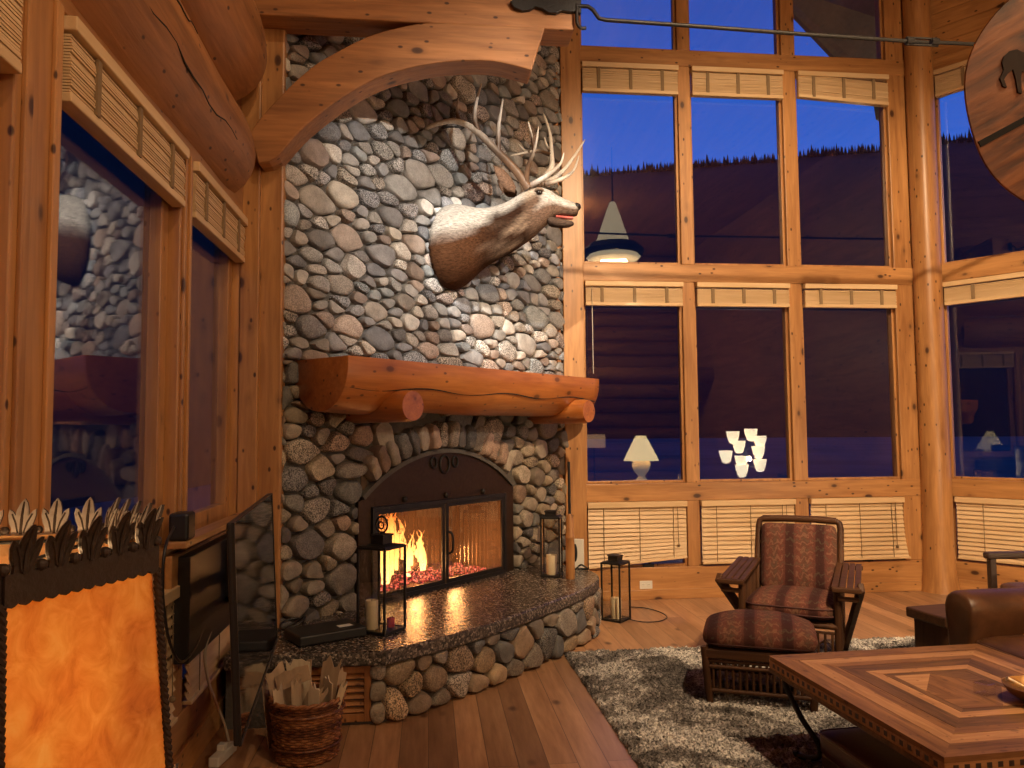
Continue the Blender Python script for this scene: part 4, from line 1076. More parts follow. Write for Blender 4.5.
# ------------------------------------------------------------------ lanterns with candles
def lantern(near, side, h, rz, label, ring=False, cap=.05):
    R = Matrix.Rotation(rz, 3, 'Z'); ctr = V(near)-R @ V((side/2, -side/2, 0))
    t = thing('candle_lantern', label, 'lantern', tuple(ctr), rz, 'black lanterns around the hearth'); w = side/2; p = .0065
    f = MB()
    for sx in (-1, 1):
        for sy in (-1, 1): f.box((sx*(w-p)-p, sy*(w-p)-p, .0), (sx*(w-p)+p, sy*(w-p)+p, h))
    for z in (.004, h-.012):
        for s_ in (-1, 1):
            f.box((-w, s_*(w-p)-p, z), (w, s_*(w-p)+p, z+.013)); f.box((s_*(w-p)-p, -w, z), (s_*(w-p)+p, w, z+.013))
    f.build('lantern_frame', IRON, t, bevel=.002)
    MB().box((-w+.004, -w+.004, .0), (w-.004, w-.004, .012)).build('base_plate', IRON, t)
    for s_ in (-1, 1):
        MB().box((-w+.012, s_*(w-.007)-.001, .017), (w-.012, s_*(w-.007)+.001, h-.012)).build('glass_pane', LGLASS, t)
        MB().box((s_*(w-.007)-.001, -w+.012, .017), (s_*(w-.007)+.001, w-.012, h-.012)).build('glass_pane', LGLASS, t)
    c_ = MB(); k = .042
    rs = [[(a*q, b*q, z) for a, b in ((-1, -1), (1, -1), (1, 1), (-1, 1))] for q, z in ((w-.004, h-.002), (w-.01, h+.006), (k+.01, h+.012), (k, h+.014), (k, h+cap), (k+.006, h+cap+.002), (k+.006, h+cap+.012))]
    c_.rings(rs).build('roof_cap', IRON, t)
    if ring:
        g = MB().tube([(.040*math.cos(2*PI*i/24), 0, h+cap+.065+.045*math.sin(2*PI*i/24)) for i in range(24)], .006, 8, closed=True)
        g.tube([(.017*math.cos(2*PI*i/16)-.004, 0, h+cap+.060+.020*math.sin(2*PI*i/16)) for i in range(16)], .005, 8, closed=True)
        g.tube([(0, 0, h+cap+.008), (0, 0, h+cap+.024)], .008, 8); g.build('ring_handle', IRON, t, True)
    return ctr
def candle(c, r, h, label, mat=WAX, grp='pillar candles in the lanterns'):
    t = thing('pillar_candle', label, 'candle', tuple(c), 0, grp)
    MB().lathe([(r*.96, 0), (r, .004), (r, h-.004), (r*.96, h), (r*.8, h-.003), (r*.3, h-.008), (.001, h-.009)], 20).build('wax_body', mat, t, True)
    MB().tube([(0, 0, h-.01), (.001, 0, h+.006), (.003, 0, h+.012)], .0016, 6).build('wick', WICK, t)
n1 = atZ(384.6, 637, .387); c1 = lantern(n1, .20, .475, math.radians(-35), 'tall black glass lantern with a ring on top at the left of the fire', True, .055)
candle(c1+V((-.055, .0, .013)), .036, .16, 'pillar candle inside the tall ringed lantern before the fire')
candle(c1+V((.05, .03, .013)), .022, .05, 'small red candle at the foot of the ringed lantern', REDWAX)
n2 = atZ(560.5, 578, .387); c2 = lantern(n2, .155, .455, math.radians(-17), 'small black lantern at the right end of the hearth', False, .035)
candle(c2+V((0, 0, .013)), .042, .15, 'white pillar candle in the lantern at the right end of the hearth')
n3 = atZ(620.6, 623.5, .002); c3 = lantern(n3, .175, .455, math.radians(-43), 'black lantern standing on the wood floor below the crooked blind', False, .045)
candle(c3+V((0, 0, .013)), .043, .16, 'ivory pillar candle in the lantern on the floor')

# ------------------------------------------------------------------ hearth bits
tl = thing('hearth_broom', 'upright hearth broom with thin black handle and wooden body leaning by the right post', 'broom', tuple(atZ(570.5, 579, .387)))
MB().lathe([(.030, 0), (.034, .01), (.035, .20), (.033, .30), (.036, .305), (.036, .32), (.032, .33), (.030, .44), (.022, .47), (.016, .49)], 18).build('wooden_body', pine('Z'), tl, True)
MB().tube([(0, 0, .48), (0, .004, .70), (0, .01, .885)], .011, 10).build('handle', IRON, tl, True)
rt = thing('router', 'white upright wireless box with a dark oval front by the right post', 'router', tuple(atZ(578, 568, .387)), math.radians(-20))
MB().box((-.05, -.015, 0), (.05, .02, .235)).build('casing', WHITEPL, rt, bevel=.006)
MB().ball((-.02, -.016, .125), (.020, .006, .075), 14, 10).build('oval_panel', BLACKPL, rt, True)
pk = MB(); pc = atZ(582, 571, .387)
o = MB().tube(catmull([(-.05, 0, .008), (-.02, .02, .03), (.0, 0, .045), (.03, -.02, .03), (.05, .0, .01), (.01, .03, .008), (-.03, -.01, .009)], 6), .007, 8).build('cable_coil', BLACKPL, None, True); o.location = pc+V((0, .02, 0))
tag(o, 'black cable bundle on the hearth beside the white box', 'cable')
dv = thing('media_box', 'flat black media box on the left end of the hearth', 'media player', (-.56, 4.40, .387), math.radians(30))
MB().box((-.19, -.12, .004), (.19, .12, .055)).build('casing', BLACKPL, dv, bevel=.008)
MB().box((.06, -.05, .055), (.14, -.005, .0562)).build('white_label', PAPER, dv)
for sx in (-1, 1):
    for sy in (-1, 1): MB().lathe([(.012, 0), (.012, .006)], 10, (sx*.15, sy*.09, 0)).build('foot', BLACKPL, dv)
o = MB().tube(catmull([(.0, 0, .01), (.06, .03, .03), (.02, .09, .06), (-.06, .05, .05), (-.05, -.03, .03), (.03, -.03, .05), (.07, .05, .08), (.0, .08, .04), (-.08, .02, .012)], 6), .007, 8).build('cable_tangle', BLACKPL, None, True); o.location = (-.76, 4.52, .387)
tag(o, 'tangle of black cables on the hearth against the stone behind the media box', 'cable')

# ------------------------------------------------------------------ television and mount
TVL = V((-.715, 3.85, 0))-V((-.588, 2.58, 0)); tw = TVL.length
tv = thing('television', 'thin black flat television seen nearly edge on beside the stone wall', 'television', (-.588, 2.58, .52), math.atan2(TVL.y, TVL.x))
tv.rotation_euler[0] = -.045
MB().box((0, .004, 0), (tw, .022, .70)).build('back_shell', BLACKPL, tv, bevel=.006)
MB().box((.008, .0, .014), (tw-.006, .0045, .694)).build('screen', SCREEN, tv)
bz = MB().box((0, -.003, 0), (tw, .006, .014)).box((0, -.003, .694), (tw, .006, .70)).box((0, -.003, .014), (.008, .006, .694)).box((tw-.006, -.003, .014), (tw, .006, .694))
bz.build('bezel', BLACKPL, tv)
wm = thing('television_bracket', 'black steel television bracket fixed low on the left wall', 'bracket', (-1.075, 3.9, .8))
MB().box((.0, -.46, -.26), (.075, .42, .185)).build('wall_plate', BLACKPL, wm, bevel=.004)
for z in (-.12, .0):
    MB().bar((.03, .30, z), (.22, .02, z), .03, .05).bar((.22, .02, z), (.31, -.35, z), .03, .05).tube([(.22, .02, z-.03), (.22, .02, z+.03)], .02, 10).build('swing_arm', IRON, wm, bevel=.003)
MB().box((.305, -.46, -.18), (.325, -.28, .18)).build('screen_bracket', IRON, wm, bevel=.003)
MB().box((.03, .12, -.10), (.13, .40, .18)).build('cable_cover', BLACKPL, wm, bevel=.006)
o = MB().box((-.04, -.055, 0), (.04, .055, .115)).build('small_speaker', BLACKPL, None, bevel=.012); o.location = (-1.03, 3.42, 1.061)
tag(o, 'small black speaker box on the sill of the left wall', 'speaker')
def cable(px, X, r, mat, label):
    pts = catmull([atX(x, y, X+dx) for x, y, dx in px], 6); o = MB().tube(pts, r, 8).build('power_cable', mat, None, True); tag(o, label, 'cable'); return o
cable([(174, 527, 0), (166, 545, .03), (162.5, 575, .03), (164, 610, .03), (170, 643, .03), (181, 662, .03), (195, 648, .03), (204, 622, .02), (207, 600, .0)], -1.03, .006, BLACKPL, 'black cable looping down below the wall mount')
cable([(214, 600, .0), (212, 625, .03), (205, 652, .04), (208, 680, .05), (215, 700, .07), (224, 723, .09), (229, 742, .10)], -1.04, .0065, CORDM, 'pale grey cable hanging from the mount to the floor')
ps = thing('power_strip', 'white power strip on the floor under the television', 'power strip', tuple(atZ(223, 759, .002)), math.radians(80))
MB().box((-.10, -.025, 0), (.10, .025, .045)).build('casing', WHITEPL, ps, bevel=.006)
MB().box((-.03, -.018, .045), (.01, .018, .075)).build('plug', WHITEPL, ps, bevel=.004)

# ------------------------------------------------------------------ basket of scraps
bx, by = -.565, 3.80
bk_ = thing('wicker_basket', 'round brown wicker basket full of torn cardboard beside the hearth', 'basket', (bx, by, 0))
def basket_ring(r, z, n=72, amp=.004, ph=0): return [((r+amp*math.sin(18*2*PI*k/n+ph))*math.cos(2*PI*k/n), (r+amp*math.sin(18*2*PI*k/n+ph))*math.sin(2*PI*k/n), z) for k in range(n)]
rs = [basket_ring(.135, .0)]
for i in range(22):
    z = .006+i*.0122; r = .142+(.168-.142)*(z/.27)
    for dz, dr in ((0, -.002), (.004, .003), (.008, .003), (.0115, -.002)): rs.append(basket_ring(r+dr, z+dz, ph=PI*(i % 2)))
rs.append(basket_ring(.155, .272)); rs.append(basket_ring(.13, .02, amp=0))
MB().rings(rs).build('woven_body', WICKER, bk_, True)
rim = MB()
for ph in (0, PI):
    rim.tube([((.166+.006*math.cos(11*a+ph))*math.cos(a), (.166+.006*math.cos(11*a+ph))*math.sin(a), .272+.006*math.sin(11*a+ph)) for a in (2*PI*k/132 for k in range(132))], .008, 7, closed=True)
rim.build('braided_rim', WICKER, bk_, True)
for z in (.075, .225): MB().tube([((.149+.026*(z/.27))*math.cos(2*PI*k/72), (.149+.026*(z/.27))*math.sin(2*PI*k/72), z) for k in range(72)], .006, 6, closed=True).build('wicker_band', WICKER, bk_, True)
def scrap(x, y, z, w, h, th, rot, label, grp=None, curl=0.0):
    rr = random.Random(int(x*1e4)+int(h*1e4)); m = MB(); n = 6
    outl = [(-w/2, 0), (w/2, 0)]+[(w/2-w*k/n, h*(1+rr.uniform(-.10, .06))) for k in range(n+1)]
    m.prism(outl, lambda a, b, t: (a, t+curl*(a/w)**2*w*2, b), -th/2, th/2)
    o = m.build('cardboard_scrap', CARD, None); o.location = (bx+x, by+y, z); o.rotation_euler = rot
    tag(o, label, 'kindling', grp)
G1 = 'scraps standing in the basket'; GL = 'torn cardboard strip standing upright in the wicker basket'
for k, (x, y, z, w, h, th, rot) in enumerate(((-.07, .02, .05, .09, .36, .004, (-.10, -.22, .5)), (-.02, .08, .05, .11, .37, .004, (.05, -.1, .1)), (.05, .08, .05, .09, .37, .004, (.0, .16, -.3)), (.08, .02, .05, .07, .32, .005, (.1, .2, -.8)), (-.10, -.02, .06, .06, .31, .004, (.1, -.28, 1.0)),
        (-.03, -.05, .05, .045, .33, .014, (.12, -.05, .2)), (.035, -.05, .05, .05, .31, .014, (.15, .05, -.1)), (.10, .06, .06, .06, .30, .004, (-.1, .25, .6)), (-.05, .05, .06, .10, .34, .004, (-.15, -.02, -.3)))):
    scrap(x, y, z, w, h, th, rot, GL, G1)
scrap(.085, -.04, .06, .030, .30, .02, (.12, .30, .1), 'pale yellow split of kindling at the right of the basket')
scrap(-.075, -.06, .06, .035, .32, .012, (.15, .55, .1), 'white torn strip slanting across the front of the basket scraps')
scrap(-.055, -.035, .335, .16, .075, .004, (-.45, -.32, .05), 'wide bent piece of cardboard lying across the top of the basket', None, .10)
scrap(-.17, .10, .02, .09, .33, .005, (-.05, -.12, 1.2), 'flattened cardboard sheet leaning between the basket and the television')

# ------------------------------------------------------------------ crowned mica lamp in the foreground
def lw_(lat, dep, z): return V((lat*math.cos(YAW)+dep*math.sin(YAW), dep*math.cos(YAW)-lat*math.sin(YAW), z))
DLT = .131; ZT = H-DLT; LC = lw_(-.622, .884, 0); LR = .200; LA = math.radians(-46)-YAW
lm = thing('mica_floor_lamp', 'glowing amber mica lamp with an iron leaf crown in the left foreground', 'lamp', tuple(LC))
def hexv(r, k, z): a = LA+k*PI/3; return V((r*math.cos(a), r*math.sin(a), z))
BH = .028; SH = .285; RB = LR+.020; zt = ZT
sp6 = MB()
for k in range(6):
    a, b = hexv(LR-.003, k, zt-BH), hexv(LR-.003, k+1, zt-BH); c, d = hexv(RB, k+1, zt-SH), hexv(RB, k, zt-SH)
    n = ((b-a).cross(d-a)).normalized()*.0015
    sp6.add([a, b, c, d, a+n, b+n, c+n, d+n], [(0, 1, 2, 3), (7, 6, 5, 4), (0, 4, 5, 1), (1, 5, 6, 2), (2, 6, 7, 3), (3, 7, 4, 0)])
    a2, b2 = hexv(LR-.003, k, zt-.002), hexv(LR-.003, k+1, zt-.002)
    sp6.add([a2, b2, b, a, a2+n, b2+n, b+n, a+n], [(0, 1, 2, 3), (7, 6, 5, 4), (0, 4, 5, 1), (1, 5, 6, 2), (2, 6, 7, 3), (3, 7, 4, 0)])
sp6.build('mica_shade', MICA, lm)
cw = MB()
leaf = [(0, .048), (.005, .042), (.0085, .032), (.009, .025), (.0135, .031), (.0185, .034), (.0195, .026), (.017, .016), (.013, .008), (.014, 0)]
leaf = [(-x, y) for x, y in leaf[::-1][:-1]]+leaf
def crown_side(k, z, r, sgn, lh, nl):
    a, b = hexv(r, k, z), hexv(r, k+1, z); ex = (b-a); wl = ex.length; ex.normalize(); out = V((ex.y, -ex.x, 0))
    sc = [(0, .0)]
    ns = 13
    for i in range(ns*4+1):
        t = i/(ns*4); sc.append((wl*t, sgn*(-BH-.004*abs(math.sin(ns*PI*t)))))
    sc.append((wl, 0))
    cw.prism(sc, lambda u, v, t: a+ex*u+V((0, 0, v))+out*t, .0, .0035); cw.prism([(0, 0), (0, -.012), (wl, -.012), (wl, 0)], lambda u, v, t: a+ex*u+V((0, 0, v))+out*t, -.0012, -.0001, 1)
    for j in range(nl):
        u0 = wl*(j+.5)/nl
        def fn(u, v, t, u0=u0): f = v/.048; return a+ex*(u0+u*wl/nl/.040*.86)+V((0, 0, sgn*(v*lh/.048-.001)))+out*(t+.013*f*f*(1 if sgn > 0 else 2.2))
        cw.prism(leaf, fn, .0, .0035); cw.prism(leaf, fn, -.0012, -.0001, 1)
        cw.tube([fn(0, v, .004) for v in (.0, .02, .034, .044)], [.003, .0028, .002, .001], 6)
        cw.tube([fn(0, v, -.0014) for v in (.0, .02, .034, .044)], [.002, .002, .0015, .001], 5)
        for s_ in (-1, 1): cw.tube([fn(s_*x, v, -.0012) for x, v in ((.004, .002), (.008, .016), (.014, .028))], .0012, 5)
        for s_ in (-1, 1): cw.tube([fn(s_*x, v, .0036) for x, v in ((.004, .002), (.008, .016), (.014, .028))], .0016, 5)
        if j: cw.ball(a+ex*(wl*j/nl)+V((0, 0, sgn*.004))+out*.002, .0062, 10, 7)
    cw.ball(a+V((0, 0, sgn*.005)), .0065, 10, 7)
for k in range(6): crown_side(k, zt, LR+.002, 1, .047, 5)
cw.build('leaf_crown', [CROWN, INNER_LIT], lm)
c2_ = cw; cw = MB()
for k in range(6): crown_side(k, zt-SH-.03, RB+.004, 1, .05, 5)
cw.build('leaf_skirt', [CROWN, INNER_LIT], lm)
for k in range(6):
    a, b = hexv(LR+.003, k, zt-BH), hexv(RB+.003, k, zt-SH); tw_ = MB()
    ax = (b-a); L0 = ax.length
    for ph in (0, PI):
        tw_.tube([a+ax*t+V((.0022*math.cos(t*L0*420+ph), .0022*math.sin(t*L0*420+ph), 0)) for t in np.linspace(0, 1, 70)], .0032, 6)
    tw_.build('corner_cord', ROPE, lm, True)
    a, b = hexv(LR-.008, k, zt-.008), hexv(LR-.008, k+1, zt-.008)
MB().tube([hexv(LR-.007, k, zt-.010) for k in range(6)], .0026, 6, closed=True).build('top_wire', IRON, lm)
sp3 = MB()
for k in (0, 2, 4): sp3.tube([hexv(LR-.008, k, zt-.012), V((0, 0, zt-.03))], .0025, 6)
sp3.build('shade_spider', IRON, lm)
MB().tube([(0, 0, .03), (0, 0, .9), (0, 0, zt-.26), (0, 0, zt-.03)], .011, 12).build('stem', IRON, lm, True)
MB().lathe([(.16, 0), (.165, .012), (.10, .022), (.03, .035), (.014, .06)], 28).build('base', IRON, lm, True)
for s_ in (-1, 1): MB().ball((s_*.045, 0, zt-.155), (.026, .026, .034), 12, 8).build('bulb', emis('warm bulb', (1, .62, .28), 14), lm, True)
# ------------------------------------------------------------------ rug
RX0, RX1, RY0, RY1 = .0, 3.0, -3.6, 0.0
rg = MB(); nx, ny = 260, 300
rr = random.Random(2)
vs_ = []
for j in range(ny+1):
    for i in range(nx+1):
        x = RX1*i/nx; y = RY0*(1-j/ny); e_ = min(i, nx-i, j, ny-j)
        z = (.004 if e_ == 0 else .008+rr.random()*.024+.006*mnoise.noise(V((x*14, y*14, 0))))
        vs_.append((x+(rr.random()-.5)*.012, y+(rr.random()-.5)*.012, z))
fs_ = [(j*(nx+1)+i, j*(nx+1)+i+1, (j+1)*(nx+1)+i+1, (j+1)*(nx+1)+i) for j in range(ny) for i in range(nx)]
rg.add(vs_, fs_)
def build_open(mb, name, mat):
    return mb.build(name, mat, None, True)
o = build_open(rg, 'area_rug', RUG); o.location = (.905, 5.25, 0); o.rotation_euler = (0, 0, math.radians(.9))
tag(o, 'grey and cream patterned shag rug on the plank floor', 'rug')
FZ = .016
# ------------------------------------------------------------------ cushions
def sgp(v, p): return math.copysign(abs(v)**p, v)
def cushion(c, a, b, h, e1=.28, e2=.55, n=48, m=14, crown=0.0, tiltx=0.0):
    rs = []
    for k in range(1, m):
        ph = -PI/2+PI*k/m; cz = sgp(math.sin(ph), e2); cr = abs(math.cos(ph))**e2
        ring = []
        for i in range(n):
            t = 2*PI*i/n; x = a*cr*sgp(math.cos(t), e1); y = b*cr*sgp(math.sin(t), e1)
            z = h*cz+crown*(1-(x/a)**2)*(1-(y/b)**2)*(1 if cz > 0 else .0)
            ring.append((c[0]+x, c[1]+y, c[2]+z))
        rs.append(ring)
    return MB().rings(rs)
def piping(c, a, b, z, r, e1=.28, n=64):
    return MB().tube([(c[0]+a*sgp(math.cos(2*PI*i/n), e1), c[1]+b*sgp(math.sin(2*PI*i/n), e1), z) for i in range(n)], r, 6, closed=True)
PIPE = simple('dark red piping', (.05, .012, .01), .8)
# armchair: local x to its left as we face it, local y to its back
ch = thing('armchair', 'hickory armchair with red patterned cushions facing the coffee table', 'armchair', (2.255, 4.73, FZ), math.radians(-33))
for sx in (-1, 1):
    MB().tube([(sx*.285, 0, 0), (sx*.287, 0, .25), (sx*.285, .0, .50)], [.024, .023, .022], 12).build('front_leg', HICKORY, ch, True)
    MB().tube([(sx*.265, .56, 0), (sx*.27, .50, .33), (sx*.272, .55, .60), (sx*.272, .635, .80), (sx*.264, .642, .835), (sx*.24, .645, .85)], [.023, .023, .022, .022, .022, .021], 12).build('back_post', HICKORY, ch, True)
    a = MB()
    for k in range(4): a.bar((sx*(.275+.043*k), -.06, .520), (sx*(.265+.040*k), .54, .575), .036, .022)
    a.bar((sx*.26, -.055, .512), (sx*.43, -.055, .512), .034, .03).bar((sx*.26, .50, .562), (sx*.41, .50, .562), .03, .03)
    a.bar((sx*.29, -.03, .455), (sx*.41, -.03, .455), .025, .028)
    a.build('arm', HICKX, ch, bevel=.006)
    MB().bar((sx*.425, -.045, .535), (sx*.275, .575, .01), .036, .062).build('arm_brace', HICKORY, ch, bevel=.006)
    p = MB()
    for k in range(9): p.tube([(sx*.287, .05+.05*k, .28), (sx*.285, .055+.052*k, .525)], .0095, 6)
    p.tube([(sx*.287, 0, .28), (sx*.27, .52, .28)], .014, 8).tube([(sx*.287, 0, .09), (sx*.27, .54, .09)], .013, 8)
    for k in range(8): p.tube([(sx*.287, .05+.055*k, .09), (sx*.287, .05+.055*k, .28)], .008, 6)
    p.build('side_spindles', HICKORY, ch, True)
MB().tube([(-.245, .645, .85), (-.1, .648, .855), (.1, .648, .855), (.245, .645, .85)], .024, 12).build('top_rail', HICKX, ch, True)
s = MB().tube([(-.285, -.005, .275), (.285, -.005, .275)], .018, 10).tube([(-.285, 0, .085), (.285, 0, .085)], .014, 8).tube([(-.28, 0, .235), (.28, 0, .235)], .009, 8)
for k in range(13): s.tube([(-.25+.0417*k, 0, .085), (-.25+.0417*k, 0, .235)], .0085, 6)
for k in range(12): s.tube([(-.25+.0417*k, .002, .16+.03*(k % 2)), (-.25+.0417*(k+1), .002, .16+.03*((k+1) % 2))], .006, 5)
s.build('front_lattice', HICKORY, ch, True)
MB().box((-.27, .0, .262), (.27, .53, .292)).build('seat_board', HICKX, ch, bevel=.006)
seat = cushion((0, .225, .355), .272, .265, .062, crown=.035).build('seat_cushion', FABRIC, ch, True)
piping((0, .225, 0), .273, .266, .335, .005).build('piping', PIPE, seat, True); piping((0, .225, 0), .270, .263, .378, .005).build('piping', PIPE, seat, True)
bc = cushion((0, 0, 0), .252, .232, .05, e1=.18, crown=.02)
mtx = Matrix.Translation((0, .552, .602)) @ Matrix.Rotation(math.radians(90-15), 4, 'X')
bc.v = [tuple(mtx @ V(v)) for v in bc.v]
bcu = bc.build('back_cushion', FABRIC, ch, True)
# ottoman
ot = thing('ottoman', 'low hickory footstool with a domed red patterned cushion before the armchair', 'ottoman', (1.775, 4.085, FZ), math.radians(-24))
for sx in (-1, 1):
    for yy in (.0, .40): MB().tube([(sx*.265, yy, 0), (sx*.275, yy, .10), (sx*.29, yy, .30)], [.020, .021, .021], 10).build('leg', HICKORY, ot, True)
fr_ = MB()
for z, r in ((.068, .013), (.195, .013), (.225, .010)):
    fr_.tube([(-.28, 0, z), (.28, 0, z)], r, 8).tube([(-.28, .40, z), (.28, .40, z)], r, 8)
    for sx in (-1, 1): fr_.tube([(sx*.28, 0, z), (sx*.28, .40, z)], r, 8)
fr_.build('rails', HICKX, ot, True)
MB().box((-.285, -.018, .238), (.285, .418, .292)).build('apron', HICKX, ot, bevel=.008)
sp_o = MB()
for yy in (0, .40):
    for k in range(15): sp_o.tube([(-.245+.035*k, yy, .068), (-.245+.035*k, yy, .195)], .0085, 6)
    for k in range(15): sp_o.ball((-.245+.035*k, yy, .210), .010, 7, 5)
for sx in (-1, 1):
    for k in range(9): sp_o.tube([(sx*.282, .04+.04*k, .068), (sx*.282, .04+.04*k, .195)], .0085, 6)
sp_o.build('spindles', HICKORY, ot, True)
oc = cushion((0, .20, .345), .302, .232, .056, crown=.065).build('cushion', FABRIC, ot, True)
piping((0, .20, 0), .293, .226, .322, .005).build('piping', PIPE, oc, True); piping((0, .20, 0), .289, .222, .370, .005).build('piping', PIPE, oc, True)

# ------------------------------------------------------------------ coffee table
TX, TY = .545, .575
ct = thing('coffee_table', 'square coffee table with a marquetry top of mixed wood strips', 'table', (2.155, 2.985, FZ), math.radians(3.0))
TZ = .45-FZ
MATS = [T_A['X'], T_A['Y'], T_B['X'], T_B['Y'], T_C['X'], T_C['Y'], T_INLAY]
tt = MB(); rings_ = [(0, 0), (.10, 0), (.175, 1), (.215, 0), (.30, 2), (.355, 1), (.375, 2)]
ins = [0, .095, .165, .215, .295, .345, .375]
kinds = [0, 1, 0, 2, 1, 2]
for k in range(6):
    a, b = ins[k], ins[k+1]-.0012
    kx = kinds[k]*2
    for sd in range(4):
        if sd == 0: P_ = [(-TX+a, -TY+a), (TX-a, -TY+a), (TX-b, -TY+b), (-TX+b, -TY+b)]; mi = kx
        elif sd == 2: P_ = [(TX-a, TY-a), (-TX+a, TY-a), (-TX+b, TY-b), (TX-b, TY-b)]; mi = kx
        elif sd == 1: P_ = [(TX-a, -TY+a), (TX-a, TY-a), (TX-b, TY-b), (TX-b, -TY+b)]; mi = kx+1
        else: P_ = [(-TX+a, TY-a), (-TX+a, -TY+a), (-TX+b, -TY+b), (-TX+b, TY-b)]; mi = kx+1
        tt.prism(P_, lambda u, v, t: (u, v, t), TZ-.02, TZ-(.0006 if (k+sd) % 2 else 0), mi)
c0 = .375; ix, iy = TX-c0, TY-c0
tt.prism([(-ix, -iy), (0, -iy), (-ix, 0)], lambda u, v, t: (u, v, t), TZ-.02, TZ, 0); tt.prism([(ix, iy), (0, iy), (ix, 0)], lambda u, v, t: (u, v, t), TZ-.02, TZ, 4)
tt.prism([(ix, -iy), (ix, 0), (0, -iy)], lambda u, v, t: (u, v, t), TZ-.02, TZ-.0005, 3); tt.prism([(-ix, iy), (-ix, 0), (0, iy)], lambda u, v, t: (u, v, t), TZ-.02, TZ-.0005, 2)
tt.prism([(0, -iy), (ix, 0), (0, iy), (-ix, 0)], lambda u, v, t: (u, v, t), TZ-.02, TZ-.0003, 1)
tt.box((-TX, -TY, TZ-.055), (TX, TY, TZ-.019), 2)
top_o = tt.build('table_top', MATS, ct)
il = MB()
for sd in (-1, 1):
    n = 26
    for k in range(n):
        u = -TX+.02+(2*TX-.04)*(k+.5)/n; v = -TY+.02+(2*TY-.04)*(k+.5)/n
        il.box((u-.0095, sd*TY-.004, TZ-.045), (u+.0095, sd*TY+.004*.2, TZ-.027)) if sd > 0 else il.box((u-.0095, -TY-.0008, TZ-.045), (u+.0095, -TY+.004, TZ-.027))
        il.box((sd*TX-.004, v-.0095, TZ-.045), (sd*TX+.0008, v+.0095, TZ-.027)) if sd > 0 else il.box((-TX-.0008, v-.0095, TZ-.045), (-TX+.004, v+.0095, TZ-.027))
il.build('inlay_squares', T_INLAY, top_o)
MB().box((-TX-.004, -TY-.004, TZ-.075), (TX+.004, TY+.004, TZ-.055)).build('edge_moulding', T_C['X'], ct, bevel=.004)
for sx in (-1, 1):
    for sy in (-1, 1):
        pth = [(.50, .53, TZ-.07), (.49, .52, .30), (.45, .47, .18), (.405, .42, .09), (.40, .415, .035), (.43, .445, .012), (.47, .485, .014), (.475, .49, .03)]
        MB().tube(catmull([(sx*x, sy*y, z) for x, y, z in pth], 6), .0125, 10).build('iron_leg', IRON, ct, True)
bn = thing('leather_bench', 'low dark red leather bench tucked under the coffee table', 'bench', (1.895, 2.965, FZ), math.radians(3))
cushion((0, 0, .150), .225, .305, .058, e1=.16, e2=.35).build('leather_top', RLEATHER, bn, True)
piping((0, 0, 0), .224, .304, .19, .005, .16).build('piping', RLEATHER, bn, True)
MB().box((-.21, -.29, .05), (.21, .29, .105)).build('bench_frame', HICKX, bn, bevel=.01)
for sx in (-1, 1):
    for sy in (-1, 1): MB().lathe([(.02, 0), (.03, .02), (.03, .055)], 12, (sx*.17, sy*.25, 0)).build('foot', HICKORY, bn, True)
bo = atZ(1040, 700, .46)
bw_ = thing('brass_bowl', 'shallow round brass bowl on the coffee table at the right edge', 'bowl', (bo.x, bo.y, .451))
MB().lathe([(.001, .0), (.06, .0), (.065, .004), (.105, .030), (.122, .058), (.125, .062), (.121, .063), (.100, .034), (.06, .010), (.001, .008)], 40, caps=False).build('bowl_body', BRASS, bw_, True)
sp = thing('metal_spoon', 'silver utensil handle resting in the brass bowl', 'utensil', (bo.x, bo.y, .451))
MB().tube([(.02, .01, .022), (-.05, .02, .055), (-.11, .03, .085)], [.008, .006, .009], 8).build('handle', simple('brushed steel', (.6, .58, .55), .3, .9), sp, True)
gb = atZ(985, 694, .451)
gl = thing('glass_cube', 'small clear glass block beside the brass bowl', 'glass block', tuple(gb), math.radians(20))
MB().box((-.03, -.03, 0), (.03, .03, .045)).build('clear_block', CLEAR, gl, bevel=.006)

# ------------------------------------------------------------------ sofa, stool and second chair at the right
sf = thing('leather_armchair', 'brown leather armchair with rolled arms cut by the right edge', 'armchair', (2.745, 3.82, FZ))
def roll_arm(y, sgn):
    pr = [(-.085, 0), (.085, 0), (.088, .30), (.098, .46), (.112, .53), (.110, .58), (.085, .620), (.04, .640), (-.0, .643), (-.05, .630), (-.09, .60), (-.108, .555), (-.100, .49), (-.088, .40), (-.085, .2)]
    m = MB(); rs = []
    for x, k in ((-.008, .90), (.0, .97), (.018, 1.0), (.3, 1.0), (.6, 1.0), (.86, 1.0)):
        rs.append([(x, y+sgn*a*k, (b-.3)*(k if k < 1 else 1)+.3 if b > 0 else 0.04) for a, b in pr])
    return m.rings(rs)
for y, sgn in ((-.0, 1), (-.92, -1)): roll_arm(y, sgn).build('rolled_arm', LEATHER, sf, True, sub=1)
MB().box((.02, -.84, .05), (.86, -.08, .30)).build('seat_base', LEATHER, sf, bevel=.02)
sc_ = cushion((.43, -.46, .365), .43, .375, .082, e1=.14, e2=.45, crown=.03).build('seat_cushion', LEATHER, sf, True)
piping((.43, -.46, 0), .428, .373, .405, .006, .14).build('piping', LEATHER, sc_, True)
bb = cushion((0, 0, 0), .46, .30, .11, e1=.2, e2=.5, crown=.03); mtx = Matrix.Translation((.86, -.46, .58)) @ Matrix.Rotation(math.radians(90), 4, 'Z') @ Matrix.Rotation(math.radians(-78), 4, 'X')
bb.v = [tuple(mtx @ V(v)) for v in bb.v]; bb.build('back_rest', LEATHER, sf, True)
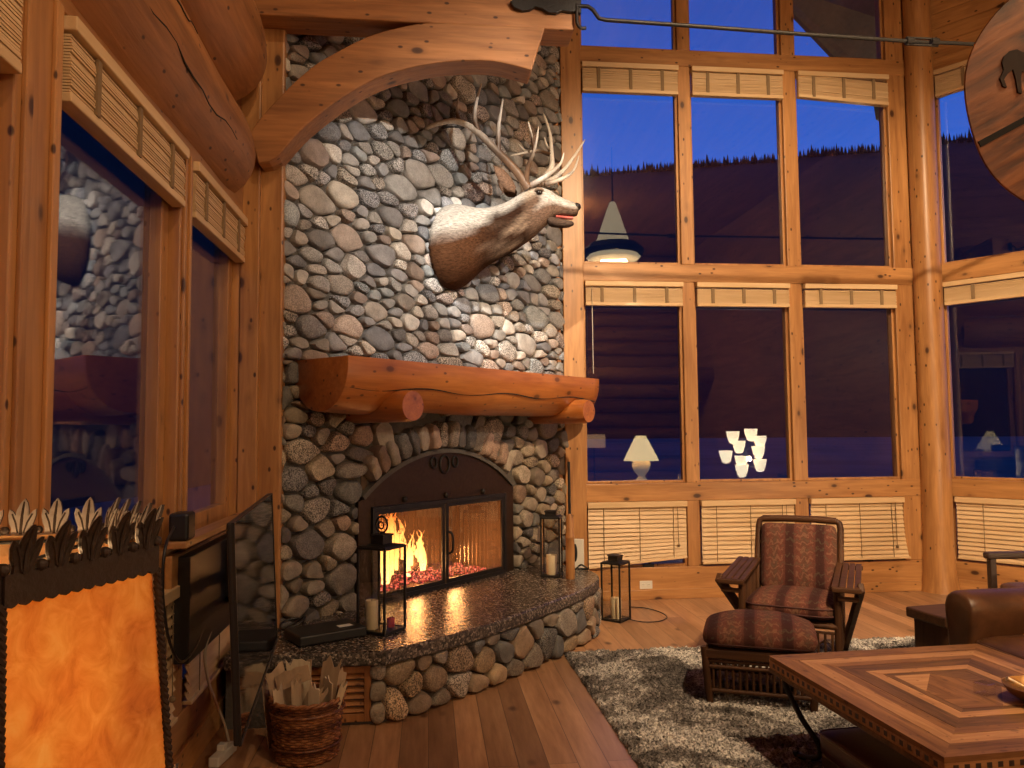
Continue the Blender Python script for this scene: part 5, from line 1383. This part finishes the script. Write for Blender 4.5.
for x in (.06, .80):
    for y in (-.92, 0): MB().lathe([(.022, 0), (.03, .05)], 12, (x, y, 0)).build('foot', HICKORY, sf, True)
so = thing('side_stool', 'small dark wood stool with a heavy plank top left of the leather armchair', 'stool', (3.30, 4.66, FZ), math.radians(8))
MB().box((-.20, -.17, .27), (.20, .17, .335)).build('plank_top', HICKX, so, bevel=.012)
for sx in (-1, 1): MB().add([(sx*.165, -.14, 0), (sx*.165, .14, 0), (sx*.125, .14, 0), (sx*.125, -.14, 0), (sx*.155, -.15, .27), (sx*.155, .15, .27), (sx*.115, .15, .27), (sx*.115, -.15, .27)], [(0, 1, 2, 3), (7, 6, 5, 4), (0, 4, 5, 1), (1, 5, 6, 2), (2, 6, 7, 3), (3, 7, 4, 0)]).build('side_panel', HICKORY, so, bevel=.006)
MB().box((-.13, -.125, .03), (.13, -.10, .265)).build('front_panel', HICKX, so, bevel=.004); MB().box((-.13, .10, .03), (.13, .125, .265)).build('back_panel', HICKX, so, bevel=.004)
ac = thing('wood_armchair', 'dark leather wrapped open arm chair in the right corner by the log post', 'chair', (3.80, 4.42, 0), math.radians(-4))
for y in (0, .60):
    MB().box((.0, y-.024, 0), (.045, y+.024, .605)).build('front_leg', DLEATHER, ac, bevel=.008); MB().box((.62, y-.024, 0), (.67, y+.024, .95)).build('back_leg', DLEATHER, ac, bevel=.008)
    MB().box((-.02, y-.035, .60), (.66, y+.035, .648)).build('arm_rest', DLEATHER, ac, bevel=.016)
MB().box((.0, -.02, .30), (.66, .62, .36)).build('seat_frame', HICKX, ac, bevel=.008)
cushion((.33, .30, .41), .31, .27, .055, e1=.2).build('seat_cushion', LEATHER, ac, True)
MB().box((.63, .02, .42), (.66, .58, .94)).build('back_panel', DLEATHER, ac, bevel=.01)
fv = thing('floor_register', 'white heating register at the foot of the wall behind the dark chair arm', 'vent', tuple(D0+DD*.95+V((-.797, -.604, 0))*.025+V((0, 0, .115))), D_ROT)
MB().box((-.15, -.006, 0), (.15, .024, .07)).build('grille', WHITEPL, fv, bevel=.004)

# outlets
def outlet(loc, rz, label):
    t = thing('wall_outlet', label, 'outlet', loc, rz, None)
    MB().box((-.058, -.006, -.036), (.058, 0, .036)).build('cover_plate', WHITEPL, t, bevel=.003)
    for x in (-.026, .026):
        MB().box((x-.016, -.009, -.014), (x+.016, -.005, .014)).build('socket', WHITEPL, t, bevel=.003)
        MB().box((x-.006, -.0095, .002), (x-.004, -.0088, .009)).box((x+.004, -.0095, .002), (x+.006, -.0088, .009)).build('slots', BLACKPL, t)
po = atY(646, 588, YC); outlet((po.x, YC, .128), 0, 'white double outlet on the wall under the crooked blind')
pts = [atZ(x, y, .008) for x, y in ((631, 607), (645, 608), (660, 612), (667, 617), (660, 621), (645, 622), (632, 620), (626, 617))]
o = MB().tube(catmull(pts, 6), .004, 8).build('charging_cable', BLACKPL, None, True); tag(o, 'thin black cord curling on the floor beside the lantern', 'cord')

# ------------------------------------------------------------------ the rest of the room, seen mirrored in the dark panes
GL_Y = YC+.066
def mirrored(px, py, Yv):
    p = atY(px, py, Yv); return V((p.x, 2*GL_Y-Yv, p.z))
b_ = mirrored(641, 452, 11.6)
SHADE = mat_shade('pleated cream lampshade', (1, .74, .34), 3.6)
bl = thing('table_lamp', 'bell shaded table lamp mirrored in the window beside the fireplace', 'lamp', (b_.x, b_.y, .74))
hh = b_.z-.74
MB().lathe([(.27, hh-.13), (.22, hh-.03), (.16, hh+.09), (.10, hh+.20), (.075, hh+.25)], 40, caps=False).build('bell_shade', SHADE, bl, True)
MB().lathe([(.10, 0), (.10, .02), (.06, .05), (.05, .08), (.12, .17), (.145, .25), (.12, .33), (.03, hh-.10), (.02, hh)], 28).build('ceramic_base', mat_shade('cream glaze with added glow', (.8, .70, .45), .6), bl, True)  # base emits faintly: lamplight on the glaze put into its material
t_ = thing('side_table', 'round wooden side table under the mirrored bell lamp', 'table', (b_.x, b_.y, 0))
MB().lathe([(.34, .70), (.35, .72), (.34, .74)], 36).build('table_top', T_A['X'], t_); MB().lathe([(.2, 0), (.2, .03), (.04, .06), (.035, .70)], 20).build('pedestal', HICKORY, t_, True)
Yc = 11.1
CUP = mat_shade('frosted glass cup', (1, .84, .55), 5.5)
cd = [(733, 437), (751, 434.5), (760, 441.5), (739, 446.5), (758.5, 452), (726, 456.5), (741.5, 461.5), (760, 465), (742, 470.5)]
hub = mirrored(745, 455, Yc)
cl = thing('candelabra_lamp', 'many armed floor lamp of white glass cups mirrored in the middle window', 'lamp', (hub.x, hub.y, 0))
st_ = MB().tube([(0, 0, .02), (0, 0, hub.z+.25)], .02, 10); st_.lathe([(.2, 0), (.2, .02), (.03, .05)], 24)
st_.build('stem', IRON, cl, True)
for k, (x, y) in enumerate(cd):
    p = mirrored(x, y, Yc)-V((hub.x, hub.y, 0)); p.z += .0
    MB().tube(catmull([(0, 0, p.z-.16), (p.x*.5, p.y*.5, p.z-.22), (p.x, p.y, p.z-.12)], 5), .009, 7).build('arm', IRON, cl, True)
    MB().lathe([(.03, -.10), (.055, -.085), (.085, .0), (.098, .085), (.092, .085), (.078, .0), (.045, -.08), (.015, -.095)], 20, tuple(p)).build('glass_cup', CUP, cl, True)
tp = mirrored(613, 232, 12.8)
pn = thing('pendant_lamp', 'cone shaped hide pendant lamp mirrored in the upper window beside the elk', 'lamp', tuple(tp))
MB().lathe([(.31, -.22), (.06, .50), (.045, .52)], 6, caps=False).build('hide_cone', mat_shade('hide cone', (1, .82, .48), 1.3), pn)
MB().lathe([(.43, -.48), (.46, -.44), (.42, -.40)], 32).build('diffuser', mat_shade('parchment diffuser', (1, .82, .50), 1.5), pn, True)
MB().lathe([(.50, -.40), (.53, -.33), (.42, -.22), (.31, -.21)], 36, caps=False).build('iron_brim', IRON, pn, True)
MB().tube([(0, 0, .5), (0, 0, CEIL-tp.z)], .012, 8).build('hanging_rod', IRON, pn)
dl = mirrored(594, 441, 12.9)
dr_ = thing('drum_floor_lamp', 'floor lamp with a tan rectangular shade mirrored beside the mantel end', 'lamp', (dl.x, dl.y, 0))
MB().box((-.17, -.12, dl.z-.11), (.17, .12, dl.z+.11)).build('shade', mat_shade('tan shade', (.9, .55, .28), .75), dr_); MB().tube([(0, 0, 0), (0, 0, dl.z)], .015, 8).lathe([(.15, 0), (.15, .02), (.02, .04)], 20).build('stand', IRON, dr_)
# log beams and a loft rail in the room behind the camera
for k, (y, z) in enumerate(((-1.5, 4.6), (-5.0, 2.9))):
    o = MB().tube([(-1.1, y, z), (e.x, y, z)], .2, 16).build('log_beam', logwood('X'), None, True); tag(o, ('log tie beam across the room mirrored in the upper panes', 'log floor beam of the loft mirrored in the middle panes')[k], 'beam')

# ------------------------------------------------------------------ light
def light(kind, loc, power, col, size=.1, target=None, cone=60, blend=.5):
    d = bpy.data.lights.new('lamp_light', kind); d.energy = power; d.color = col; d.shadow_soft_size = size
    o = bpy.data.objects.new('lamp_light', d); COL.objects.link(o); o.location = loc
    if kind == 'SPOT':
        d.spot_size = math.radians(cone); d.spot_blend = blend
        o.rotation_euler = (V(target)-V(loc)).to_track_quat('-Z', 'Y').to_euler()
    return o
WARM = (1, .71, .42); NEUT = (1, .90, .77)
light('POINT', tuple(LC+V((0, 0, ZT-.155))), 7.0, (1, .60, .28), .035)
light('POINT', (b_.x, b_.y, b_.z+.18), 100, WARM, .06)
light('POINT', (hub.x+.02, hub.y+.1, hub.z-.05), 90, WARM, .03)
light('POINT', (tp.x, tp.y, tp.z-.62), 130, WARM, .25)
# spotlights on the trusses
light('SPOT', (2.35, 1.4, 4.05), 760, NEUT, .03, (.12, 5.6, 2.9), 36, .9)
light('SPOT', (-.35, 3.1, 3.95), 760, (1, .93, .84), .02, (.80, 6.28, 2.55), 27, .4)
light('SPOT', (2.3, .8, 5.6), 1900, WARM, .05, (3.15, 6.8, 1.8), 60, .7)
light('SPOT', (2.6, 1.6, 5.8), 900, WARM, .05, (2.5, 4.2, 0), 46, .8)
light('SPOT', (1.0, .8, 5.9), 200, WARM, .05, (-1.1, 3.6, 2.4), 66, .8)
light('SPOT', (4.9, 7.35, 3.2), 60, NEUT, .05, (4.5, 7.7, 6), 80, .5)          # added unseen light to brighten the soffit
light('POINT', (2.6, -4.2, 3.4), 260, WARM, .1); light('POINT', (3.0, -2.5, 5.9), 160, WARM, .1)      # added lights brightening the back wall mirrored in the panes
# fire
for s_, y_, z_, p_ in ((.98, .22, .74, 40), (1.2, .12, .56, 14), (1.72, .20, .55, 16)):
    light('POINT', tuple(bw(s_, -y_, z_)), p_, (1, .42, .14), .07)
# evening sky
w = bpy.data.worlds.new('evening sky'); SC.world = w; w.use_nodes = True; nt = w.node_tree; nt.nodes.clear()
out = nt.nodes.new('ShaderNodeOutputWorld'); bg = nt.nodes.new('ShaderNodeBackground'); L(nt, bg.outputs[0], out.inputs[0])
tc = nt.nodes.new('ShaderNodeTexCoord'); sx_ = nt.nodes.new('ShaderNodeSeparateXYZ'); L(nt, tc.outputs['Generated'], sx_.inputs[0])
L(nt, ramp(nt, sx_.outputs[2], [(0, (.055, .19, .72)), (.25, (.035, .14, .66)), (.5, (.018, .075, .42)), (1, (.008, .03, .2))]), bg.inputs[0]); bg.inputs[1].default_value = 1.12
